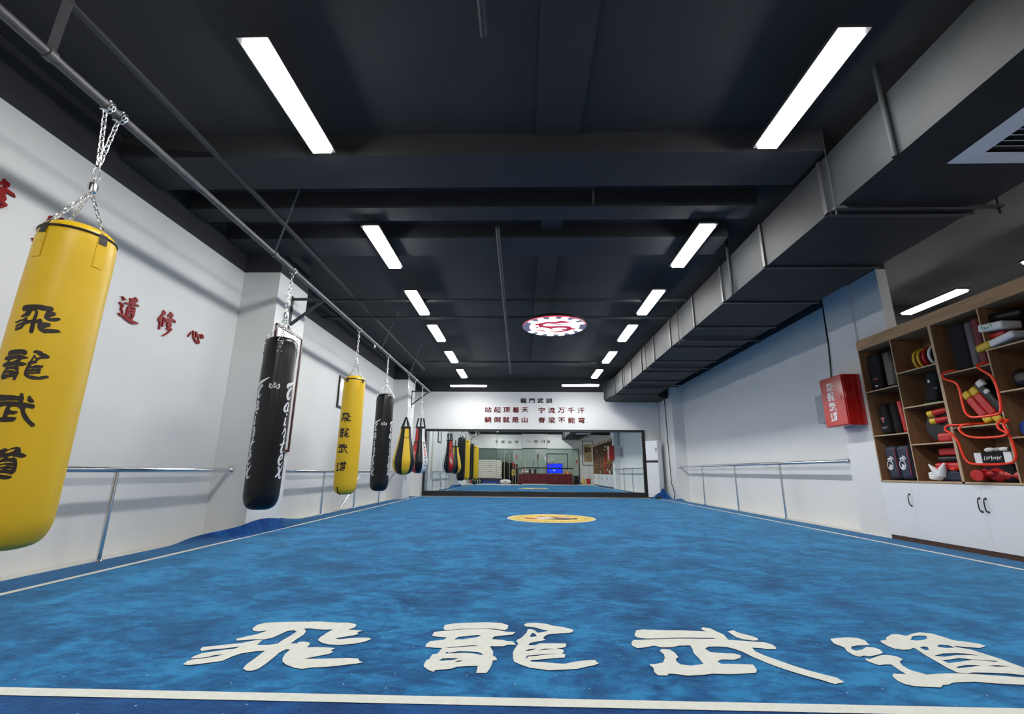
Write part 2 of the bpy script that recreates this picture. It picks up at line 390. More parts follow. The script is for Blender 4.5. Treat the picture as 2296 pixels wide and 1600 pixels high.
# ------------------------------------------------------------------ lettering
# outlines of the brush characters (metres), each a list of [outer, hole, hole ...]
GLYPH={"飛":[[[[-1.457,2.697],[-1.466,2.758],[-1.445,2.793],[-1.383,2.808],[-1.278,2.822],[-1.14,2.832],[-1.043,2.818],[-0.983,2.821],[-0.933,2.8],[-0.919,2.771],[-0.921,2.734],[-0.941,2.708],[-0.858,2.694],[-0.878,2.668],[-0.862,2.643],[-0.879,2.621],[-0.921,2.596],[-0.958,2.572],[-0.931,2.561],[-0.891,2.576],[-0.836,2.591],[-0.795,2.592],[-0.771,2.574],[-0.793,2.533],[-0.837,2.504],[-0.901,2.485],[-0.955,2.489],[-1.0,2.511],[-1.034,2.546],[-1.039,2.59],[-1.033,2.651],[-1.022,2.707],[-1.063,2.701],[-1.114,2.705],[-1.148,2.715],[-1.182,2.711],[-1.152,2.672],[-1.141,2.618],[-1.145,2.559],[-1.146,2.494],[-1.112,2.493],[-1.117,2.511],[-1.094,2.521],[-1.062,2.51],[-1.046,2.484],[-1.043,2.444],[-1.009,2.451],[-0.957,2.451],[-0.904,2.445],[-0.914,2.41],[-0.894,2.398],[-0.902,2.373],[-0.944,2.344],[-0.995,2.311],[-0.954,2.311],[-0.876,2.32],[-0.797,2.328],[-0.749,2.325],[-0.737,2.298],[-0.712,2.284],[-0.739,2.268],[-0.784,2.252],[-0.825,2.236],[-0.875,2.224],[-0.92,2.219],[-0.951,2.202],[-0.992,2.214],[-1.043,2.245],[-1.078,2.282],[-1.094,2.317],[-1.105,2.358],[-1.109,2.414],[-1.131,2.417],[-1.141,2.378],[-1.136,2.315],[-1.134,2.25],[-1.136,2.198],[-1.15,2.175],[-1.176,2.174],[-1.204,2.195],[-1.214,2.237],[-1.215,2.301],[-1.219,2.396],[-1.253,2.389],[-1.28,2.376],[-1.311,2.357],[-1.33,2.321],[-1.343,2.27],[-1.376,2.254],[-1.419,2.234],[-1.456,2.219],[-1.488,2.224],[-1.496,2.263],[-1.484,2.28],[-1.439,2.297],[-1.403,2.318],[-1.38,2.344],[-1.421,2.332],[-1.435,2.311],[-1.461,2.299],[-1.501,2.289],[-1.505,2.316],[-1.492,2.35],[-1.46,2.371],[-1.413,2.398],[-1.373,2.416],[-1.368,2.443],[-1.397,2.427],[-1.438,2.41],[-1.488,2.394],[-1.512,2.376],[-1.533,2.398],[-1.542,2.428],[-1.494,2.442],[-1.448,2.465],[-1.389,2.484],[-1.36,2.511],[-1.338,2.529],[-1.309,2.529],[-1.298,2.466],[-1.242,2.469],[-1.208,2.488],[-1.208,2.531],[-1.201,2.589],[-1.198,2.663],[-1.224,2.683],[-1.252,2.67],[-1.262,2.626],[-1.277,2.566],[-1.308,2.539],[-1.35,2.541],[-1.396,2.526],[-1.434,2.518],[-1.448,2.545],[-1.418,2.578],[-1.382,2.613],[-1.359,2.673],[-1.398,2.657],[-1.429,2.661]]]],"龍":[[[[-0.435,2.759],[-0.436,2.807],[-0.398,2.835],[-0.312,2.854],[-0.214,2.869],[-0.161,2.865],[-0.123,2.859],[-0.084,2.822],[-0.085,2.769],[-0.1,2.742],[-0.159,2.759],[-0.201,2.764],[-0.272,2.753],[-0.336,2.75],[-0.404,2.726],[-0.425,2.728]]],[[[-0.474,2.633],[-0.474,2.69],[-0.446,2.705],[-0.395,2.72],[-0.334,2.741],[-0.2,2.757],[-0.136,2.74],[-0.09,2.716],[-0.043,2.712],[-0.057,2.672],[-0.105,2.658],[-0.152,2.639],[-0.16,2.6],[-0.111,2.594],[-0.076,2.575],[-0.055,2.576],[-0.037,2.531],[-0.075,2.529],[-0.098,2.506],[-0.164,2.503],[-0.143,2.434],[-0.141,2.384],[-0.127,2.37],[-0.119,2.337],[-0.138,2.329],[-0.139,2.29],[-0.145,2.245],[-0.156,2.198],[-0.2,2.196],[-0.2,2.234],[-0.2,2.267],[-0.242,2.265],[-0.292,2.254],[-0.311,2.234],[-0.349,2.223],[-0.381,2.213],[-0.38,2.197],[-0.409,2.216],[-0.434,2.25],[-0.439,2.267],[-0.438,2.322],[-0.428,2.332],[-0.424,2.389],[-0.402,2.397],[-0.397,2.433],[-0.392,2.47],[-0.428,2.471],[-0.477,2.48],[-0.479,2.521],[-0.466,2.559],[-0.43,2.571],[-0.402,2.582],[-0.393,2.615],[-0.439,2.62]],[[-0.352,2.588],[-0.336,2.625],[-0.286,2.642],[-0.236,2.66],[-0.219,2.646],[-0.249,2.62],[-0.31,2.59]],[[-0.381,2.477],[-0.325,2.489],[-0.246,2.513],[-0.217,2.506],[-0.277,2.494],[-0.355,2.472]],[[-0.368,2.401],[-0.362,2.424],[-0.349,2.409],[-0.309,2.432],[-0.258,2.432],[-0.213,2.426],[-0.188,2.402],[-0.194,2.391],[-0.235,2.408],[-0.275,2.413],[-0.321,2.406]],[[-0.381,2.315],[-0.369,2.342],[-0.336,2.349],[-0.29,2.345],[-0.321,2.327],[-0.358,2.318]],[[-0.31,2.305],[-0.294,2.324],[-0.269,2.322],[-0.289,2.31]]],[[[0.002,2.837],[0.018,2.864],[0.066,2.873],[0.131,2.858],[0.157,2.83],[0.22,2.806],[0.259,2.78],[0.272,2.754],[0.253,2.717],[0.203,2.707],[0.158,2.696],[0.127,2.682],[0.103,2.643],[0.104,2.619],[0.114,2.602],[0.084,2.586],[0.033,2.557],[0.023,2.526],[0.061,2.53],[0.083,2.554],[0.212,2.56],[0.211,2.526],[0.199,2.504],[0.161,2.491],[0.192,2.477],[0.192,2.445],[0.18,2.427],[0.197,2.42],[0.19,2.38],[0.153,2.373],[0.099,2.358],[0.03,2.339],[0.037,2.325],[0.09,2.323],[0.141,2.312],[0.186,2.309],[0.233,2.335],[0.284,2.351],[0.328,2.358],[0.329,2.339],[0.339,2.323],[0.318,2.302],[0.279,2.282],[0.236,2.258],[0.18,2.247],[0.108,2.236],[0.065,2.251],[0.029,2.258],[-0.008,2.287],[-0.042,2.322],[-0.048,2.369],[-0.05,2.429],[-0.041,2.481],[-0.025,2.543],[-0.034,2.571],[-0.034,2.594],[-0.009,2.631],[0.017,2.708],[0.024,2.761],[0.045,2.765],[0.062,2.743],[0.077,2.705],[0.116,2.729],[0.134,2.747],[0.108,2.755],[0.064,2.793],[0.013,2.805]],[[0.034,2.64],[0.037,2.671],[0.048,2.707],[0.061,2.691],[0.071,2.654]],[[0.006,2.452],[0.028,2.474],[0.06,2.484],[0.052,2.47],[0.02,2.45]],[[0.068,2.461],[0.104,2.482],[0.153,2.489],[0.104,2.469]],[[0.009,2.367],[0.019,2.394],[0.058,2.403],[0.098,2.419],[0.169,2.425],[0.101,2.411],[0.062,2.392],[0.023,2.384],[0.015,2.364],[0.023,2.348]]]],"武":[[[[0.583,2.686],[0.588,2.709],[0.611,2.772],[0.647,2.79],[0.763,2.783],[0.87,2.785],[0.984,2.775],[0.975,2.815],[0.993,2.843],[1.03,2.826],[1.045,2.77],[1.061,2.733],[1.052,2.651],[1.099,2.644],[1.164,2.633],[1.223,2.622],[1.246,2.592],[1.242,2.552],[1.23,2.532],[1.186,2.53],[1.163,2.542],[1.122,2.546],[1.115,2.501],[1.134,2.448],[1.168,2.391],[1.201,2.338],[1.235,2.292],[1.275,2.254],[1.317,2.217],[1.319,2.176],[1.267,2.156],[1.239,2.191],[1.2,2.227],[1.162,2.269],[1.127,2.313],[1.097,2.366],[1.069,2.427],[1.051,2.486],[1.03,2.523],[1.002,2.547],[0.953,2.555],[0.912,2.549],[0.884,2.522],[0.893,2.479],[0.949,2.467],[1.004,2.465],[1.022,2.442],[1.003,2.412],[0.966,2.39],[0.908,2.391],[0.881,2.367],[0.887,2.34],[0.941,2.342],[1.027,2.339],[1.017,2.283],[0.997,2.252],[0.938,2.241],[0.871,2.231],[0.81,2.235],[0.763,2.221],[0.692,2.209],[0.648,2.224],[0.619,2.225],[0.605,2.206],[0.568,2.208],[0.561,2.242],[0.57,2.283],[0.56,2.317],[0.593,2.326],[0.629,2.344],[0.653,2.396],[0.661,2.437],[0.654,2.486],[0.677,2.51],[0.708,2.501],[0.72,2.464],[0.719,2.41],[0.7,2.387],[0.693,2.358],[0.702,2.326],[0.746,2.314],[0.807,2.336],[0.81,2.403],[0.808,2.462],[0.821,2.513],[0.827,2.562],[0.774,2.556],[0.728,2.534],[0.678,2.528],[0.645,2.55],[0.585,2.521],[0.554,2.513],[0.537,2.544],[0.542,2.585],[0.56,2.623],[0.628,2.634],[0.723,2.647],[0.807,2.657],[0.991,2.661],[0.986,2.675],[0.812,2.671],[0.726,2.657],[0.632,2.647],[0.594,2.658]]],[[[1.103,2.781],[1.144,2.802],[1.153,2.765],[1.192,2.724],[1.216,2.688],[1.205,2.652],[1.175,2.646],[1.132,2.663],[1.11,2.69],[1.107,2.743]]]],"道":[[[[1.59,2.689],[1.643,2.707],[1.702,2.721],[1.745,2.71],[1.758,2.678],[1.733,2.609],[1.67,2.602],[1.628,2.586],[1.605,2.556],[1.609,2.528],[1.652,2.547],[1.7,2.584],[1.731,2.579],[1.74,2.551],[1.724,2.508],[1.676,2.481],[1.623,2.46],[1.606,2.47],[1.574,2.453],[1.561,2.471],[1.562,2.52],[1.584,2.572],[1.567,2.625]]],[[[1.588,2.44],[1.603,2.426],[1.647,2.454],[1.697,2.482],[1.736,2.479],[1.757,2.464],[1.757,2.433],[1.717,2.401],[1.696,2.356],[1.693,2.309],[1.713,2.287],[1.725,2.265],[1.782,2.277],[1.833,2.284],[1.876,2.286],[1.939,2.281],[2.024,2.27],[2.117,2.255],[2.178,2.243],[2.197,2.211],[2.146,2.18],[2.087,2.174],[2.043,2.184],[1.947,2.191],[1.87,2.204],[1.81,2.198],[1.77,2.192],[1.729,2.17],[1.709,2.169],[1.678,2.144],[1.626,2.148],[1.58,2.151],[1.556,2.17],[1.55,2.198],[1.564,2.245],[1.589,2.268],[1.641,2.268],[1.642,2.302],[1.655,2.368],[1.632,2.369],[1.593,2.359],[1.581,2.384],[1.575,2.409]]],[[[1.832,2.675],[1.877,2.69],[1.9,2.724],[1.968,2.777],[2.005,2.783],[2.031,2.757],[2.095,2.797],[2.15,2.818],[2.202,2.802],[2.219,2.746],[2.224,2.701],[2.271,2.684],[2.315,2.655],[2.314,2.625],[2.259,2.597],[2.203,2.606],[2.154,2.622],[2.154,2.603],[2.194,2.573],[2.209,2.517],[2.22,2.47],[2.224,2.414],[2.227,2.361],[2.217,2.314],[2.175,2.264],[2.143,2.28],[2.086,2.295],[2.014,2.298],[1.95,2.298],[1.911,2.287],[1.878,2.293],[1.88,2.35],[1.893,2.419],[1.906,2.492],[1.927,2.566],[1.926,2.583],[1.891,2.56],[1.851,2.553],[1.824,2.566],[1.816,2.601],[1.822,2.644]],[[2.003,2.697],[2.059,2.752],[2.108,2.767],[2.136,2.762],[2.116,2.728],[2.075,2.7],[2.025,2.687]],[[1.96,2.587],[1.996,2.607],[2.005,2.593],[1.981,2.559],[1.959,2.55]],[[2.071,2.619],[2.106,2.637],[2.135,2.626],[2.138,2.595],[2.089,2.588],[2.064,2.599]],[[1.94,2.483],[2.007,2.513],[2.081,2.522],[2.131,2.514],[2.164,2.496],[2.119,2.5],[2.059,2.497],[1.979,2.472]],[[1.931,2.429],[1.986,2.443],[2.034,2.461],[2.074,2.448],[2.179,2.432],[2.169,2.421],[2.082,2.443],[2.012,2.419],[1.932,2.396]],[[1.926,2.354],[1.991,2.379],[2.057,2.379],[2.005,2.36],[1.925,2.341]],[[2.079,2.373],[2.134,2.383],[2.176,2.37],[2.118,2.365]]]]}
WALLGLYPH={"道":[[[[4.341,2.571],[4.36,2.579],[4.381,2.568],[4.406,2.554],[4.356,2.532],[4.372,2.553],[4.36,2.567]]],[[[4.334,2.507],[4.349,2.511],[4.379,2.503],[4.396,2.486],[4.381,2.456],[4.38,2.447],[4.399,2.425],[4.406,2.397],[4.437,2.392],[4.477,2.382],[4.511,2.374],[4.534,2.372],[4.608,2.368],[4.605,2.357],[4.538,2.333],[4.487,2.342],[4.435,2.358],[4.399,2.374],[4.36,2.374],[4.35,2.394],[4.391,2.404],[4.388,2.417],[4.367,2.437],[4.363,2.455],[4.373,2.477],[4.342,2.494]]],[[[4.445,2.593],[4.46,2.597],[4.482,2.608],[4.478,2.57],[4.503,2.604],[4.503,2.626],[4.533,2.616],[4.544,2.596],[4.515,2.555],[4.56,2.557],[4.574,2.543],[4.548,2.538],[4.505,2.539],[4.502,2.521],[4.532,2.512],[4.536,2.485],[4.537,2.427],[4.523,2.373],[4.509,2.374],[4.497,2.389],[4.445,2.39],[4.439,2.402],[4.437,2.473],[4.446,2.505],[4.479,2.524],[4.471,2.531],[4.417,2.511],[4.393,2.523],[4.456,2.547]],[[4.46,2.479],[4.47,2.492],[4.507,2.498],[4.506,2.491]],[[4.461,2.445],[4.466,2.455],[4.513,2.466],[4.509,2.458]],[[4.454,2.409],[4.461,2.422],[4.508,2.429],[4.514,2.395]]]],"修":[[[[4.902,2.623],[4.938,2.61],[4.938,2.583],[4.909,2.547],[4.904,2.514],[4.904,2.389],[4.889,2.385],[4.881,2.48],[4.863,2.474],[4.853,2.501],[4.899,2.585]]],[[[4.922,2.546],[4.94,2.552],[4.933,2.503],[4.946,2.502],[4.935,2.43],[4.924,2.437],[4.924,2.51]]],[[[5.004,2.639],[5.049,2.623],[5.054,2.603],[5.038,2.573],[5.099,2.564],[5.113,2.537],[5.091,2.54],[5.043,2.54],[5.043,2.513],[5.059,2.492],[5.051,2.457],[5.072,2.453],[5.077,2.434],[5.02,2.368],[4.976,2.332],[4.952,2.327],[5.01,2.381],[5.049,2.436],[5.0,2.42],[4.993,2.433],[5.016,2.462],[4.986,2.463],[4.984,2.483],[5.005,2.506],[4.96,2.499],[4.943,2.538],[5.016,2.568],[5.029,2.594],[4.982,2.57],[4.977,2.587],[5.008,2.624]]]],"心":[[[[5.382,2.513],[5.387,2.492],[5.346,2.429],[5.349,2.464]]],[[[5.407,2.535],[5.427,2.533],[5.439,2.469],[5.477,2.44],[5.527,2.432],[5.528,2.461],[5.507,2.478],[5.479,2.466],[5.469,2.489],[5.46,2.538],[5.476,2.54],[5.498,2.515],[5.579,2.543],[5.61,2.52],[5.61,2.485],[5.588,2.479],[5.551,2.494],[5.57,2.517],[5.517,2.504],[5.538,2.452],[5.564,2.414],[5.537,2.392],[5.487,2.403],[5.439,2.44],[5.419,2.485]]]]}

def norm_glyph(polys):
    xs = [p[0] for g in polys for lp in g for p in lp]; ys = [p[1] for g in polys for lp in g for p in lp]
    cx, cy = (min(xs)+max(xs))/2, (min(ys)+max(ys))/2
    return [[[(p[0]-cx, p[1]-cy) for p in lp] for lp in g] for g in polys]
BRUSH = {c: norm_glyph(g) for c, g in GLYPH.items()}

def text_faces(s, size=1.0, offset=0.0, shear=0.0, res=2):
    """flat triangles of a text string, centred on its box"""
    cu = bpy.data.curves.new('lettering', 'FONT')
    cu.body = s; cu.size = size; cu.offset = offset; cu.shear = shear; cu.resolution_u = res
    o = bpy.data.objects.new('lettering', cu); COL.objects.link(o)
    bpy.context.view_layer.update()
    ev = o.evaluated_get(bpy.context.evaluated_depsgraph_get())
    me = ev.to_mesh()
    vs = [(v.co.x, v.co.y) for v in me.vertices]; fs = [tuple(p.vertices) for p in me.polygons]
    ev.to_mesh_clear()
    bpy.data.objects.remove(o); bpy.data.curves.remove(cu)
    xs = [v[0] for v in vs]; ys = [v[1] for v in vs]
    cx, cy = (min(xs)+max(xs))/2, (min(ys)+max(ys))/2
    return [(x-cx, y-cy) for x, y in vs], fs
def brush_faces(ch, sc=1.0):
    vs, fs = [], []
    for g in BRUSH[ch]:
        mb = MB().poly([[(x*sc, y*sc) for x, y in lp] for lp in g], ((0,0,0),(1,0,0),(0,1,0),(0,0,1)))
        b = len(vs)
        vs += [(v[0], v[1]) for v in mb.v]; fs += [tuple(i+b for i in f) for f in mb.f]
    return vs, fs
def shape_faces(polys):
    vs, fs = [], []
    for g in polys:
        mb = MB().poly(g, ((0,0,0),(1,0,0),(0,1,0),(0,0,1)))
        b = len(vs)
        vs += [(v[0], v[1]) for v in mb.v]; fs += [tuple(i+b for i in f) for f in mb.f]
    return vs, fs
def flat_text(mb, vf, frame):
    o, u, w, n = [Vector(q) for q in frame]
    mb.add([o + u*x + w*y for x, y in vf[0]], vf[1])
    return mb
def solid_text(mb, vf, frame, depth):
    """letters with thickness"""
    o, u, w, n = [Vector(q) for q in frame]
    bm = bmesh.new()
    vs = [bm.verts.new((x, y, 0)) for x, y in vf[0]]
    for f in vf[1]:
        try: bm.faces.new([vs[i] for i in f])
        except ValueError: pass
    bmesh.ops.remove_doubles(bm, verts=bm.verts, dist=1e-5)
    r = bmesh.ops.extrude_face_region(bm, geom=list(bm.faces))
    ext = [e for e in r['geom'] if isinstance(e, bmesh.types.BMVert)]
    bmesh.ops.translate(bm, verts=ext, vec=(0, 0, depth))
    bm.verts.index_update()
    mb.add([o + u*v.co.x + w*v.co.y + n*v.co.z for v in bm.verts], [tuple(v.index for v in f.verts) for f in bm.faces])
    bm.free()
    return mb
def wrap(mb, vf, rfun, theta, zc, lift=0.002, step=0.03, c=(0,0,0)):
    """bend flat faces round a lathe body: x runs along the surface, y up"""
    bm = bmesh.new()
    vs = [bm.verts.new((x, 0, y)) for x, y in vf[0]]
    for f in vf[1]:
        try: bm.faces.new([vs[i] for i in f])
        except ValueError: pass
    xs = [v[0] for v in vf[0]]; ys = [v[1] for v in vf[0]]
    x = math.ceil(min(xs)/step)*step
    while x < max(xs):
        g = list(bm.verts)+list(bm.edges)+list(bm.faces)
        bmesh.ops.bisect_plane(bm, geom=g, plane_co=(x,0,0), plane_no=(1,0,0)); x += step
    y = math.ceil(min(ys)/step)*step
    while y < max(ys):
        g = list(bm.verts)+list(bm.edges)+list(bm.faces)
        bmesh.ops.bisect_plane(bm, geom=g, plane_co=(0,0,y), plane_no=(0,0,1)); y += step
    bm.verts.index_update()
    out = []
    for v in bm.verts:
        z = zc + v.co.z; r = rfun(z); t = theta + v.co.x/max(r, 0.03)
        out.append((c[0]+(r+lift)*math.cos(t), c[1]+(r+lift)*math.sin(t), c[2]+z))
    mb.add(out, [tuple(v.index for v in f.verts) for f in bm.faces])
    bm.free()
    return mb
def bold(vf, d):
    """thicken thin strokes by laying shifted copies of the same letter together"""
    vs, fs = [], []
    for dx, dy in ((-d,0),(d,0),(0,d*0.7),(0,-d*0.7)):
        b = len(vs)
        vs += [(x+dx, y+dy) for x, y in vf[0]]; fs += [tuple(i+b for i in f) for f in vf[1]]
    return vs, fs
def scribble(w, h, n, seed):
    """a row of small illegible strokes, as print reads from afar"""
    rnd = random.Random(seed); polys = []
    for i in range(n):
        x = -w/2 + w*(i+0.5)/n
        for q in range(2):
            a = (x+rnd.uniform(-.4,.4)*w/n, rnd.uniform(-.5,.1)*h); b = (x+rnd.uniform(-.4,.4)*w/n, rnd.uniform(0,.5)*h)
            m = ((a[0]+b[0])/2+rnd.uniform(-.2,.2)*w/n, (a[1]+b[1])/2)
            polys.append([blob_stroke([a, m, b], [h*.10, h*.2, h*.08])])
    return shape_faces(polys)
def ribbon(pts, ws, n=5):
    """smooth stroke of varying width as a strip of quads"""
    P_, W_ = [], []
    m = len(pts)
    for i in range(m-1):
        q = [pts[min(max(i+d, 0), m-1)] for d in (-1, 0, 1, 2)]
        for k in range(n):
            u = k/n
            P_.append(tuple(0.5*((2*q[1][j])+(-q[0][j]+q[2][j])*u+(2*q[0][j]-5*q[1][j]+4*q[2][j]-q[3][j])*u*u+(-q[0][j]+3*q[1][j]-3*q[2][j]+q[3][j])*u**3) for j in (0,1)))
            W_.append(ws[i]*(1-u)+ws[i+1]*u)
    P_.append(pts[-1]); W_.append(ws[-1])
    o = blob_stroke(P_, W_); k = len(P_)
    return o, [(i, 2*k-1-i, 2*k-2-i, i+1) for i in range(k-1)]
SCRIPT = {
 'F': [([(0.78,1.08),(0.35,0.86),(0.0,0.70),(-0.10,0.56),(0.0,0.46)], [.02,.13,.2,.12,.04]), ([(0.3,0.64),(0.15,0.40),(0.02,0.15),(0.0,-0.1),(0.08,-0.25),(0.2,-0.2),(0.28,-0.02)], [.04,.12,.17,.15,.1,.08,.02]), ([(0.0,.36),(.2,.42),(.42,.56)], [.03,.09,.02])],
 'a': [([(0.25,.5),(0.1,.55),(-.1,.3),(-.15,0),(-.02,-.12),(.12,.05),(.22,.35)], [.05,.1,.13,.14,.1,.08,.05]), ([(.26,.5),(.18,.2),(.16,-.02),(.28,-.02),(.36,.12)], [.08,.12,.12,.07,.02])],
 'i': [([(.10,.82),(.16,.74),(.14,.64)], [.06,.14,.05]), ([(-.05,.35),(.08,.45),(.04,.15),(.0,-.1),(.12,-.12),(.24,.05)], [.02,.1,.12,.12,.08,.02])],
 'r': [([(-.12,.08),(.05,.4),(.12,.58),(.2,.5),(.12,.36)], [.03,.08,.11,.09,.04]), ([(.10,.42),(.25,.36),(.22,.12),(.10,-.1),(.20,-.13),(.34,.0)], [.04,.1,.12,.12,.08,.02])],
 't': [([(.22,.88),(.1,.45),(.02,.1),(.02,-.12),(.15,-.12),(.28,.02)], [.09,.14,.14,.12,.08,.02]), ([(-.17,.40),(.1,.47),(.42,.62)], [.05,.11,.04])],
 'e': [([(-.08,.15),(.15,.3),(.25,.48),(.12,.6),(-.04,.4),(-.1,.1),(0,-.12),(.15,-.1),(.32,.08)], [.04,.08,.1,.1,.12,.14,.12,.08,.02])],
 'x': [([(.40,.68),(.1,.25),(-.2,-.1)], [.04,.13,.06]), ([(-.12,.5),(0,.55),(.08,.25),(.15,-.1),(.3,-.12),(.42,.02)], [.03,.1,.13,.12,.08,.02])]}
def script_faces(ch, s):
    vs, fs = [], []
    for pts, ws in SCRIPT[ch]:
        v, f = ribbon(pts, [w*1.3 for w in ws]); b = len(vs)
        vs += [((x-0.08)*s, y*s) for x, y in v]; fs += [tuple(i+b for i in q) for q in f]
    return vs, fs
def rect(w, h):
    return [(-w/2,-h/2),(w/2,-h/2),(w/2,h/2),(-w/2,h/2)], [(0,1,2,3)]
def blob_stroke(pts, ws):
    """outline polygon of a stroke with varying width"""
    L_, R_ = [], []
    n = len(pts)
    for i, p in enumerate(pts):
        a = pts[max(i-1,0)]; b = pts[min(i+1,n-1)]
        dx, dy = b[0]-a[0], b[1]-a[1]; d = math.hypot(dx, dy) or 1
        w = (ws[i] if isinstance(ws, (list, tuple)) else ws)/2
        L_.append((p[0]-dy/d*w, p[1]+dx/d*w)); R_.append((p[0]+dy/d*w, p[1]-dx/d*w))
    return L_ + R_[::-1]

# ------------------------------------------------------------------ the room shell
XL, XR, YB, YR = -4.2, 5.3, 16.7, -3.0
ZC, ZW = 4.2, 3.71    # slab height; height up to which the walls are white, black above
XF = 10.5         # far side of the room beyond the cabinets
def s_box(name, *b, m='wall'):
    return struct(MB().box(*b).build(name, M[m], smooth=False))
def wall(name, x0, y0, x1, y1):
    s_box(name, x0, y0, -0.1, x1, y1, ZW)
    s_box(name, x0, y0, ZW, x1, y1, ZC+0.05, m='ceiling')
s_box('floor', XL-0.2, YR-0.2, -0.12, XF+0.2, YB+0.2, -0.012, m='floor')
s_box('ceiling', XL-0.2, YR-0.2, ZC, XF+0.2, YB+0.2, ZC+0.1, m='ceiling')
wall('wall_left', XL-0.2, YR-0.2, XL, YB+0.2)
wall('wall_back', XL, YB, XR+0.2, YB+0.2)
wall('wall_rear', XL, YR-0.2, XF, YR)
wall('wall_right', XR, 7.1, XR+0.2, YB)
wall('wall_far', XF, YR, XF+0.2, 9.2)
wall('wall_end', XR+0.2, 9.0, XF, 9.2)
# pilasters and columns
wall('pillar_left', XL, 6.24, -3.65, 7.12)
wall('pillar_left', XL, 14.42, -3.70, 15.25)
wall('pillar_right', 4.93, 15.25, XR, YB)
wall('pillar_right', 5.04, 6.76, XR+0.2, 7.36)
s_box('pillar_right', 5.07, 6.20, 2.775, 5.21, 6.83, ZW)
s_box('pillar_right', 5.07, 6.20, ZW, 5.21, 6.83, ZC, m='ceiling')
# ceiling beams
def beam(x0, y0, x1, y1, zb):
    s_box('ceiling_beam', x0, y0, zb, x1, y1, ZC+0.01, m='ceiling')
beam(XL, 3.97, 2.99, 4.52, 3.95)
beam(XL, 4.95, 2.8, 5.25, 3.97)
beam(XL, 5.72, 2.8, 6.25, 3.98)
beam(0.23, 5.25, 0.53, 13.6, 4.10)
beam(0.12, 0.3, 0.56, 3.97, 4.16)

